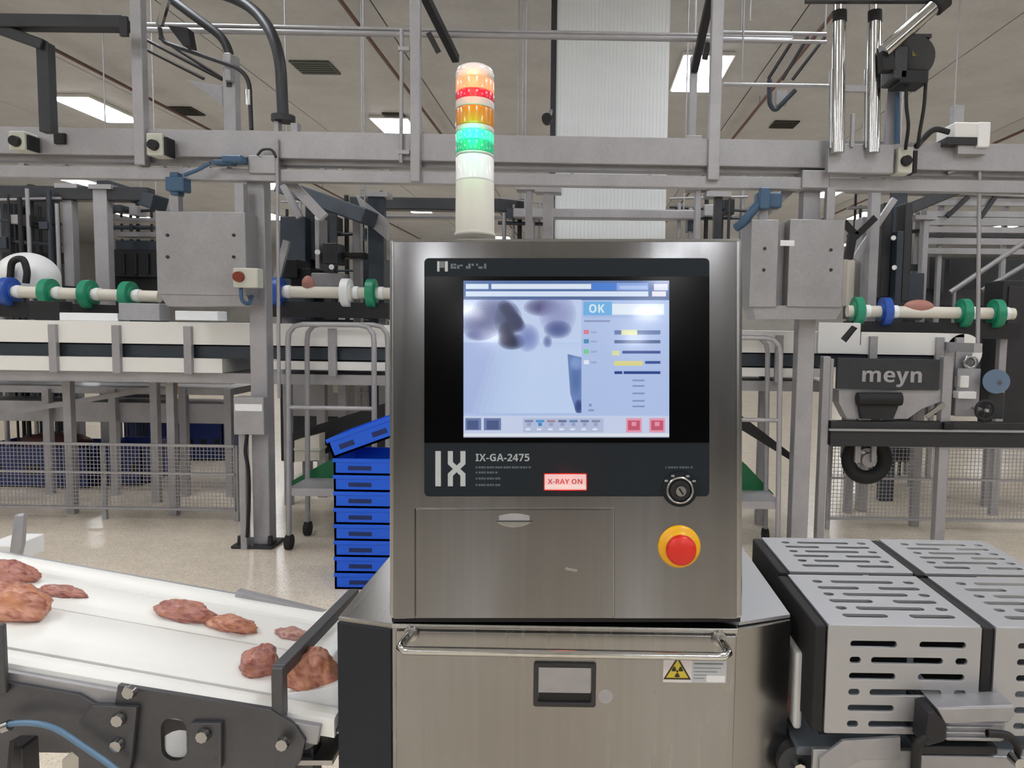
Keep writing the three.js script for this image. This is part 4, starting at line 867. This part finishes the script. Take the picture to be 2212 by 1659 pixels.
  const glass = add(machine, 'display', hplate(hrect(917.5, 598, 1531.5, 956, 2), 0.0022, 0.0034), M.glassBlack, { label: 'glossy black display glass' });
  // the X-ray picture on the screen
  const scr = canvasTex(886, 676, (c, w, h) => {
    const X = x => (x - 1002) * 2, Y = y => (y - 607) * 2, R = (col, x0, y0, x1, y1) => { c.fillStyle = col; c.fillRect(X(x0), Y(y0), (x1 - x0) * 2, (y1 - y0) * 2); };
    R('#b4c8f0', 1002, 607, 1445, 945); R('#4d6fa8', 1002, 607, 1445, 649);
    R('#c6d6f6', 1002, 648, 1256, 892);
    // pale diagonal field of the scan
    R('#aebfea', 1002, 740, 1256, 892); for (let i = 0; i < 9; i++) { const q = i / 8; c.fillStyle = 'rgba(200,220,250,0.2)'; c.beginPath(); c.moveTo(X(1070 + q * 80), Y(730 + q * 30)); c.lineTo(X(1256), Y(730 + q * 20)); c.lineTo(X(1256), Y(892)); c.lineTo(X(1020 + q * 110), Y(892)); c.fill(); }
    R('#dfeeff', 1007, 614, 1056, 625); R('#e2eeff', 1062, 614, 1277, 625); R('#3f7ed8', 1278, 612, 1332, 628); R('#86a6e6', 1332, 612, 1400, 628); R('#aec6f4', 1338, 618, 1398, 625); R('#d9dcf0', 1412, 614, 1442, 628);
    R('#dceaff', 1007, 630, 1400, 641); R('#eceaf8', 1408, 630, 1438, 641); R('#52699a', 1002, 642, 1445, 646);
    // shadows of meat in the scan: soft blobs
    const blob = (x, y, rx, ry, col, n = 14) => { n = Math.round(n / 2); for (let i = n; i > 0; i--) { c.fillStyle = col; c.globalAlpha = 0.27; c.beginPath(); c.ellipse(X(x), Y(y), rx * 2 * i / n, ry * 2 * i / n, 0, 0, 7); c.fill(); } c.globalAlpha = 1; };
    c.save(); c.beginPath(); c.rect(X(1002), Y(648), 508, 488); c.clip();
    blob(1040, 700, 46, 34, '#4a5488'); blob(1070, 672, 50, 30, '#5d6494'); blob(1098, 690, 30, 36, '#39426a'); blob(1106, 738, 30, 18, '#12183a', 18); blob(1094, 720, 18, 26, '#1b2346', 18); blob(1112, 700, 20, 22, '#2a3458'); blob(1172, 664, 40, 20, '#443f70'); blob(1205, 680, 40, 46, '#8d97c8'); blob(1205, 712, 30, 20, '#465690'); blob(1183, 738, 10, 14, '#6676a8'); blob(1036, 725, 30, 12, '#5b66a0'); blob(1140, 730, 26, 30, '#7584c0'); for (let i = 0; i < 8; i++) blob(1090 + i * 4.5, 662 + i * 6, 15, 13, '#30395c', 8);
    c.fillStyle = '#6d88c0'; c.beginPath(); c.moveTo(X(1226), Y(765)); c.lineTo(X(1256), Y(772)); c.lineTo(X(1256), Y(894)); c.lineTo(X(1244), Y(890)); c.lineTo(X(1232), Y(850)); c.fill();
    blob(1244, 820, 12, 36, '#5573ae'); blob(1250, 878, 9, 16, '#34407c', 18); blob(1244, 785, 14, 16, '#8ba4d8');
    c.restore();
    // readings
    R('#6fb4ea', 1260, 652, 1322, 682); c.fillStyle = '#d8f2ff'; c.font = 'bold 50px sans-serif'; c.fillText('OK', X(1271), Y(676)); R('#e6f2ff', 1322, 657, 1434, 680); R('#a9bfe8', 1260, 683, 1434, 687); R('#8f9cc4', 1262, 692, 1318, 696);
    [['#e07c94', 718], ['#4a8fc0', 738], ['#78d49a', 760], ['#eef0ff', 783]].forEach(([col, y]) => { R(col, 1261, y - 5, 1272, y + 4); R('#a3aed0', 1276, y - 2, 1289, y + 2); });
    R('#5f79b0', 1327, 714, 1426, 723); R('#e9ecb8', 1342, 713, 1376, 724); R('#50689c', 1327, 735, 1426, 742); R('#dfe6a8', 1322, 758, 1338, 768); R('#33509c', 1344, 758, 1426, 764); R('#e3dc92', 1326, 780, 1388, 790); R('#33509c', 1393, 780, 1426, 786); R('#203f90', 1327, 802, 1426, 808); R('#b4c8f0', 1344, 802, 1347, 808);
    for (const y of [820, 832, 848, 864, 876]) R('#8699c6', 1366, y, 1392, y + 3.5);
    R('#8a98c0', 1272, 872, 1278, 878); R('#8a98c0', 1271, 884, 1283, 888);
    // buttons along the bottom
    R('#ccd8f2', 1002, 898, 1445, 945); R('#6d7fae', 1006, 903, 1040, 929); R('#6d7fae', 1046, 903, 1083, 929); R('#4c5c8c', 1010, 908, 1034, 927); R('#4c5c8c', 1052, 908, 1078, 927);
    R('#b9c4e2', 1130, 903, 1304, 934); ['#7e8ab4', '#4f9ad6', '#a48c9c', '#67769c', '#6a8cba', '#7380a8', '#8c90ae'].forEach((col, i) => { R(col, 1134 + i * 24, 907, 1152 + i * 24, 912); R(i === 1 ? '#3f8ccc' : '#9aa8cc', 1139 + i * 24, 913, 1147 + i * 24, 920); R('#e8f0ff', 1136 + i * 24, 925, 1146 + i * 24, 929); });
    for (const x of [1352, 1402]) { R('#eaa0b8', x, 903, x + 34, 934); R('#c95a74', x + 4, 908, x + 30, 929); R('#ee9aac', x + 12, 911, x + 22, 920); }
    R('#e6ebf4', 1002, 936, 1445, 943); R('#8c98ac', 1002, 943, 1445, 945);
  });
  add(glass, 'screen', faceUV(hrect(1002, 607, 1445, 945, 0.5), 0.0038, 1002, 607, 1445, 945), phys({ color: 0x0a0a0c, emissive: 0xffffff, emissiveMap: scr, emissiveIntensity: 1.12, roughness: 0.16, clearcoat: 1, clearcoatRoughness: 0.07 }), { uv: true, label: 'lit screen showing an X-ray scan' });
  { const p = V(hx(1223), hy(776), 0.008).applyMatrix4(headM), li = new THREE.RectAreaLight(0xb4c8f0, 0.5, 443 * s, 338 * s); li.position.copy(p); li.quaternion.copy(Q).multiply(new THREE.Quaternion().setFromAxisAngle(V(0, 1, 0), Math.PI)); scene.add(li); }
  // red warning lamp
  const sign = canvasTex(356, 132, (c, w, h) => { c.fillStyle = '#ffd0cc'; c.fillRect(0, 0, w, h); c.fillStyle = '#ffe2d8'; c.fillRect(0, h * 0.7, w, h * 0.2); c.fillStyle = '#c8454a'; c.font = 'bold 62px sans-serif'; const tw = c.measureText('X-RAY ON').width; c.save(); c.translate(26, 82); c.scale(304 / tw, 0.92); c.fillText('X-RAY ON', 0, 0); c.restore(); });
  const lamp = add(machine, 'warning_lamp', hplate(hrect(1175, 1022, 1268, 1059, 2), 0.0022, 0.0036), M.red);
  add(lamp, 'lit_sign', faceUV(hrect(1177, 1024, 1266, 1057, 1), 0.0038, 1177, 1024, 1266, 1057), std({ color: 0x220000, emissive: 0xffffff, emissiveMap: sign, emissiveIntensity: 1.05, roughness: 0.4 }), { uv: true });
  { const p = V(hx(1221), hy(1040), 0.012).applyMatrix4(headM), li = new THREE.PointLight(0xff5040, 0.004); li.position.copy(p); scene.add(li); }
  // key switch on its dark boss
  const key = add(machine, 'key_switch', hcyl(1468, 1056, 39, 38, 0.0, 0.005), M.slate);
  const ring = (r, t, z, m, n) => add(key, n, H(new THREE.TorusGeometry(r * s, t * s, 10, 40).translate(hx(1468), hy(1058), z)), m);
  ring(27, 3, 0.006, M.trim, 'outer_ring'); add(key, 'black_ring', hcyl(1468, 1058, 22, 21, 0.005, 0.008), M.black); add(key, 'key_core', hcyl(1469, 1059, 12, 11, 0.008, 0.013), M.trim);
  add(key, 'key_slot', H(new THREE.BoxGeometry(4 * s, 15 * s, 0.002).rotateZ(0.6).translate(hx(1469), hy(1059), 0.0135)), M.black);
  for (const a of [0.62, 1.1, 2.0, 2.5]) add(key, 'position_mark', H(new THREE.BoxGeometry(7 * s, 4 * s, 0.0006).translate(hx(1468) + 37 * s * Math.cos(a), hy(1058) + 34 * s * Math.sin(a), 0.0056)), M.frame);
  // emergency stop
  const es = [[0, 0], [46, 0], [46, 3], [43, 8], [36, 12], [30, 12], [30, 24], [0, 24]].map(([r, z]) => new THREE.Vector2(r * s, z * s));
  const stop = add(machine, 'emergency_stop', H(new THREE.LatheGeometry(es, 48).rotateX(Math.PI / 2).translate(hx(1467), hy(1180), 0)), M.yellow);
  const kn = [[0, 22], [26, 22], [31, 26], [32.5, 34], [31, 42], [27, 47], [16, 50], [0, 51]].map(([r, z]) => new THREE.Vector2(r * s, z * s));
  add(stop, 'red_knob', H(new THREE.LatheGeometry(kn, 48).rotateX(Math.PI / 2).translate(hx(1467), hy(1181), 0)), M.red);
}
{ // lower cabinet, turned with the machine
  const zc = -1.125, top = W(1220, 1348, 1.125).y, tilt = new THREE.Matrix4().makeRotationZ(0.0), cx = px => W(px, 1400, 1.125).x;
  const xl = cx(848), xr = cx(1592), xll = W(732, 1400, 1.152).x, xrr = W(1706, 1400, 1.165).x, bz = 1.62;
  const plan = poly([[xl, 1.125], [xr, 1.125], [xrr, 1.165], [xrr, bz], [xll, bz], [xll, 1.152]].map(([x, z]) => [x, z]));
  const slabUp = (shape, y0, y1, bevel = 0) => extr(shape, y1 - y0 - 2 * bevel, bevel).rotateX(-Math.PI / 2).scale(1, 1, 1).translate(0, y0 + bevel, 0);
  const flip = g => g;                                             // plan y is depth: rotateX(-90) sends +y to -z
  add(machine, 'cabinet_body', flip(slabUp(plan, 0.12, top - 0.004, 0.002)), M.cabinet);
  const th = 0.004, ax = (xll - xl), az = -(1.152 - 1.125);
  // slanted face coloured dark, standing in for dark surroundings mirrored in the steel
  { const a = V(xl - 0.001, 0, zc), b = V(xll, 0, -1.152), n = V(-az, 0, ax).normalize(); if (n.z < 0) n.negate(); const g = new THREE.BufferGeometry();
    const y0 = 0.14, y1 = top - 0.012, q = [a, b].map(v => v.clone().addScaledVector(n, 0.001)); add(machine, 'side_panel', bar(q[0].clone().setY((y0 + y1) / 2), q[1].clone().setY((y0 + y1) / 2), y1 - y0, 0.006, 0.001), M.paintedReflection, { label: 'side panel with a dark reflection painted in' }); }
  const fy0 = 0.18;
  add(machine, 'front_door', box(xl + 0.006, xr - 0.002, fy0, top - 0.012, zc, zc + 0.006, 0.002), M.cabinet);
  add(machine, 'top_lip', box(xl, xr, top - 0.008, top, zc - 0.03, zc + 0.008, 0.002), M.trim);
  for (const [x, z] of [[xll + 0.06, -1.22], [xrr - 0.06, -1.22], [xll + 0.06, -1.56], [xrr - 0.06, -1.56]]) add(machine, 'foot', [cyl(V(x, 0, z), V(x, 0.02, z), 0.04), cyl(V(x, 0.02, z), V(x, 0.13, z), 0.018)], M.trim);
  add(machine, 'cover_plate', slabUp(poly([[cx(1540), 1.16], [xr + 0.004, 1.135], [xrr, 1.17], [xrr, bz], [cx(1540), bz]]), top - 0.002, top + 0.003), M.guard, { label: 'added bright sheet standing in for a lamp reflection on the cabinet top' });  // added pale sheet, imitates lamp light mirrored in the steel top
  // neck between cabinet and head
  add(machine, 'neck', box(cx(900), cx(1540), top - 0.003, top + 0.12, -1.42, -1.24, 0.004), M.trim);
  // bar handle
  const hz = zc + 0.045, p = (x, y, z) => { const w = W(x, y, -z); return w; };
  const y1 = W(1220, 1413, 1.08).y, y0 = W(1220, 1372, 1.12).y, xa = W(858, 1413, 1.08).x, xb = W(1580, 1413, 1.08).x;
  add(machine, 'handle', tube([V(xa + 0.012, y0, zc), V(xa, y1 + 0.002, hz), V(xb, y1, hz), V(xb - 0.012, y0, zc)], 0.0065, 0.016, 14), M.chrome);
  for (const x of [xa + 0.012, xb - 0.012]) add(machine, 'handle_boss', cyl(V(x, y0, zc), V(x, y0, zc + 0.012), 0.013, 0.011, 20), M.trim);
  // recessed latch
  const L = (x, y) => { const v = W(x, y, 1.118); return [v.x, v.y]; };
  const ring = rrect(...L(1152, 1524), ...L(1288, 1432), 0.004); ring.holes.push(rrect(...L(1162, 1514), ...L(1278, 1440), 0.003, THREE.Path));
  const latch = add(machine, 'latch', extr(ring, 0.004, 0.001).translate(0, 0, zc + 0.006), M.darkPlate);
  add(latch, 'latch_flap', extr(rrect(...L(1163, 1494), ...L(1277, 1441), 0.001), 0.004, 0.001).translate(0, 0, zc + 0.0055), M.boxSteel);
  add(latch, 'recess_shade_sheet', extr(rrect(...L(1163, 1514), ...L(1277, 1494), 0.001), 0.001).translate(0, 0, zc + 0.0062), M.black);  // flat black sheet, paints the shade of the latch recess
  // radiation label
  const lab = canvasTex(552, 200, (c, w, h) => {
    c.fillStyle = '#d8d2d4'; c.fillRect(0, 0, 250, h); c.fillStyle = '#b9bcc0'; c.fillRect(250, 0, w - 250, h); c.fillStyle = '#e6e6e6'; c.fillRect(380, 140, 160, 52);
    c.fillStyle = '#2a2608'; c.beginPath(); c.moveTo(124, -18); c.lineTo(246, 176); c.lineTo(2, 176); c.fill(); c.fillStyle = '#cdb93a'; c.beginPath(); c.moveTo(124, 12); c.lineTo(222, 162); c.lineTo(26, 162); c.fill();
    c.fillStyle = '#2a2608'; for (let k = 0; k < 3; k++) { const a = -Math.PI / 2 + k * 2 * Math.PI / 3 + Math.PI / 3; c.beginPath(); c.moveTo(124, 108); c.arc(124, 108, 50, a - 0.52, a + 0.52); c.fill(); } c.fillStyle = '#cdb93a'; c.beginPath(); c.arc(124, 108, 15, 0, 7); c.fill(); c.fillStyle = '#2a2608'; c.beginPath(); c.arc(124, 108, 10, 0, 7); c.fill();
    c.fillStyle = '#5d6670'; for (const [y, x0, x1] of [[34, 268, 520], [74, 268, 500], [104, 268, 470], [132, 268, 370], [160, 268, 360]]) for (let x = x0; x < x1; x += 16) c.fillRect(x, y, x % 48 ? 13 : 9, y < 40 ? 14 : 7);
  });
  { const v0 = W(1432, 1474, 1.118), v1 = W(1570, 1424, 1.118), g = new THREE.PlaneGeometry(v1.x - v0.x, v1.y - v0.y).translate((v0.x + v1.x) / 2, (v0.y + v1.y) / 2, zc + 0.0066);
    add(machine, 'warning_label', g, std({ map: lab, roughness: 0.5 }), { uv: true, label: 'yellow radiation triangle label' }); }
  { const c = W(1308, 1505, 1.118); add(machine, 'worn_sticker', cyl(V(c.x, c.y, zc + 0.006), V(c.x, c.y, zc + 0.0064), 0.011, 0.011, 24), M.frame); }
}
{ // signal tower
  const bx = 1026, zb = -0.095, dd = HD + 0.095, k = dd / F, X = (bx - CX) * k, Y = py => -(py - CY) * k, r = 41 * k;
  const lat = (pts) => H(new THREE.LatheGeometry(pts.map(([rr_, py]) => new THREE.Vector2(rr_ * r, Y(py))), 40).translate(X, 0, zb));
  const clear = phys({ color: 0xf2efec, roughness: 0.25, clearcoat: 0.6 }), lens = (c, e, i) => phys({ color: c, emissive: e, emissiveIntensity: i, roughness: 0.22, clearcoat: 0.6 });
  const tw = add(machine, 'signal_tower', lat([[0, 515], [1.08, 515], [1.08, 507], [1.02, 503], [1.0, 396], [0, 396]]), std({ color: 0xd5d1c8, roughness: 0.45 }));
  const L = (n, a, b, m) => add(tw, n, lat([[0, b], [0.97, b], [1.0, b - 3], [1.0, a + 3], [0.97, a], [0, a]]), m);
  const ringM = std({ color: 0xcfc9c6, roughness: 0.35 });
  L('white_lens', 342, 395, lens(0xf2f4f6, 0xf0f4ff, 0.16)); L('divider', 335, 342, ringM);
  L('green_lens', 312, 336, lens(0x0aa878, 0x10d898, 0.35)); L('green_lens_glow', 290, 312, lens(0x20d0a0, 0x50ffc8, 0.8));
  L('divider', 278, 290, ringM); L('amber_lens', 240, 278, lens(0xd9870f, 0x000000, 0)); L('divider', 222, 240, ringM);
  L('red_lens', 204, 222, lens(0xd01838, 0xe01838, 0.35)); L('red_lens_glow', 176, 204, lens(0xff9060, 0xffa078, 0.85));
  add(tw, 'clear_cap', lat([[0, 177], [1.0, 177], [1.0, 162], [0.93, 152], [0.7, 146], [0, 144]]), clear);
  for (const [py, c, i] of [[190, 0xff6040, 0.012], [302, 0x30ffb0, 0.012]]) { const li = new THREE.PointLight(c, i); li.position.copy(V(X, Y(py), zb + r + 0.015).applyMatrix4(headM)); scene.add(li); }
}

// ---------------------------------------------------------------- slotted guards over the outfeed
{
  const gy = W(1950, 1351, 1.1).y, zf = -1.1, T = 0.004;
  const xOf = px => W(px, 1351, 1.1).x;
  const zAt = py => WY(1950, py, gy).z;
  const zM0 = zAt(1245), zM1 = zAt(1238), zB = zAt(1166);
  const rowA = [[0.15, 0.45], [0.6, 0.9]], rowB = [[0.15, 0.22], [0.29, 0.755], [0.84, 0.915]];
  const slots = (shape, x0, x1, rows) => rows.forEach(([y, hgt], i) => (i % 2 ? rowB : rowA).forEach(([a, b]) => shape.holes.push(rrect(x0 + (x1 - x0) * a, y - hgt / 2, x0 + (x1 - x0) * b, y + hgt / 2, hgt * 0.45, THREE.Path))));
  const mk = (label, x0, x1, za, zb, front) => {
    const t = thing('slotted_guard', label, 'guard', V((x0 + x1) / 2, gy - 0.2, (za + zb) / 2), { group: 'slotted guards' });
    const topS = rrect(x0, -za, x1, -zb, 0.003), dz = (-zb + za);
    slots(topS, x0, x1, [0, 1, 2, 3, 4, 5].map(k => [-za + dz * (0.16 + 0.137 * k), 0.015]));
    add(t, 'top_sheet', extr(topS, T, 0.0008, 5).rotateX(-Math.PI / 2).translate(0, gy - T, 0), M.guard);
    const yb = gy - (front ? 0.165 : 0.1);
    if (front) {
      const fs = rrect(x0, yb, x1, gy, 0.003), hh = gy - yb;
      slots(fs, x0, x1, [0, 1, 2, 3, 4, 5].map(k => [gy - hh * (0.17 + 0.148 * k), 0.0095]));
      add(t, 'front_sheet', extr(fs, T, 0.0008, 5).translate(0, 0, za - T * 0.5), M.guard);
    }
    add(t, 'end_gasket', box(x0 - 0.018, x0 - 0.001, yb, gy - 0.002, zb, za, 0.003), M.rubber);
    for (const z of [za - 0.03, zb + 0.02]) add(t, 'stay', box(x0 + 0.004, x0 + 0.016, yb - 0.02, gy - T, z - 0.01, z), M.darkPlate);
    add(t, 'rear_leg', box(x0 + 0.01, x1 - 0.01, yb - 0.02, gy - T, zb, zb + 0.004), M.darkPlate);
  };
  const e = [1788, 2120, 2150, 2484].map(xOf), e2 = [...e];
  mk('front slotted steel guard beside the inspection machine', e[0], e[1], zf, zM0, true);
  mk('front slotted steel guard above the outfeed gearmotor', e[2], e[3], zf, zM0, true);
  mk('rear slotted steel guard beside the inspection machine', e[0] + 0.008, e[1] + 0.004, zM1, zB, false);
  mk('rear slotted steel guard next to the mesh fence side', e[2] + 0.004, e[3] - 0.008, zM1, zB, false);
  // outfeed conveyor under the guards
  const t = thing('outfeed_conveyor', 'grey steel outfeed conveyor beneath the slotted guards', 'conveyor', V(xOf(2000), 0, -1.36));
  const by = gy - 0.19, x0 = xOf(1744), x1 = xOf(2520);
  add(t, 'belt', box(x0, x1, by - 0.03, by - 0.015, -1.55, -1.13, 0.004), M.beltShade);  // belt colour darkened to stand in for shade beneath the guards
  add(t, 'side_frame', box(xOf(1770), x1, by - 0.16, by - 0.005, -1.115, -1.105, 0.002), M.guard);
  add(t, 'side_frame', box(xOf(1770), x1, by - 0.16, by - 0.005, -1.56, -1.55, 0.002), M.guard);
  add(t, 'access_plate', pplate([[1820, 1600], [1945, 1592], [1945, 1640], [1860, 1642], [1790, 1680], [1770, 1680], [1770, 1640]], 1.1, 0.005), M.boxSteel);
  add(t, 'black_band', box(x0, xOf(1770), by - 0.16, by - 0.06, -1.5, -1.16, 0.004), M.black);
  for (const [x, z] of [[1800, -1.14], [2450, -1.14], [1800, -1.52], [2450, -1.52]]) add(t, 'leg', box(xOf(x) - 0.02, xOf(x) + 0.02, 0, by - 0.15, z - 0.02, z + 0.02, 0.003), M.frame);
  add(t, 'white_guide', box(xOf(1748), xOf(1768), by - 0.005, by + 0.12, -1.3, -1.16, 0.006), M.whitePlastic);
  add(t, 'end_roller', cyl(V(xOf(1752), by - 0.05, -1.5), V(xOf(1752), by - 0.05, -1.14), 0.03, 0.03, 24), M.machineDark);
  add(t, 'roller_bolt', cyl(V(xOf(1752), by - 0.05, -1.14), V(xOf(1752), by - 0.05, -1.125), 0.012, 0.01, 8), M.chrome);
  const c = V(0.34, by + 0.035, -1.22), mg = meatGeo(0.022, 0.045, 0.035, 11.2).translate(c.x, by + 0.012, c.z);
  solo('meat_piece', 'dark meat lump leaving the machine on the outfeed belt', 'meat', mg, MT[1], V(c.x, by - 0.015, c.z), { uv: true });
}
{ // outfeed gearmotor with cables
  const d = 1.06, t = thing('outfeed_gearmotor', 'grey gearmotor with sloping cover in front of the guards', 'motor', W(2100, 1630, d));
  add(t, 'cover', pplate([[2022, 1528], [2188, 1522], [2192, 1542], [2176, 1560], [2040, 1562]], d, 0.08, 0.003), M.boxSteel);
  add(t, 'body', pbox(2040, 1556, 2176, 1606, d + 0.005, 0.08, 0.006), M.frame);
  add(t, 'cooling_fin', [0, 1, 2].map(k => pbox(2042, 1570 + k * 12, 2150, 1574 + k * 12, d, 0.06, 0.001)), M.frame);
  add(t, 'end_shield', pplate([[2002, 1538], [2018, 1534], [2042, 1562], [2040, 1600], [1996, 1612]], d - 0.002, 0.07, 0.003), M.darkBlock);
  add(t, 'base_rail', pbox(1984, 1612, 2160, 1632, d + 0.01, 0.06, 0.003), M.darkBlock);
  add(t, 'cable', cable([[2132, 1584, d - 0.01], [2180, 1590, d - 0.01], [2198, 1612, d - 0.01], [2196, 1634, d]], 0.0055, 10), M.black);
  add(t, 'cable', cable([[2002, 1592, d], [1984, 1606, d], [1978, 1650, d], [1980, 1760, d]], 0.007, 10), M.black);
  const b = W(2188, 1634, d - 0.004); add(t, 'gland_nut', cyl(b, b.clone().add(V(0, 0, 0.02)), 0.009, 0.008, 12), M.trim);
  const q = thing('drive_panel', 'plain grey drive panel under the outfeed gearmotor', 'panel', V(W(2120, 1700, 1.08).x, 0, -1.085));
  add(q, 'panel', box(W(1988, 1650, 1.075).x, W(2330, 1650, 1.075).x, 0.35, W(2100, 1634, 1.075).y, -1.095, -1.075, 0.003), M.boxSteel);
  for (const x of [2010, 2300]) { const p = W(x, 1700, 1.085); add(q, 'leg', box(p.x - 0.015, p.x + 0.015, 0, 0.36, -1.095, -1.075), M.frame); }
}
renderer.render(scene, camera);
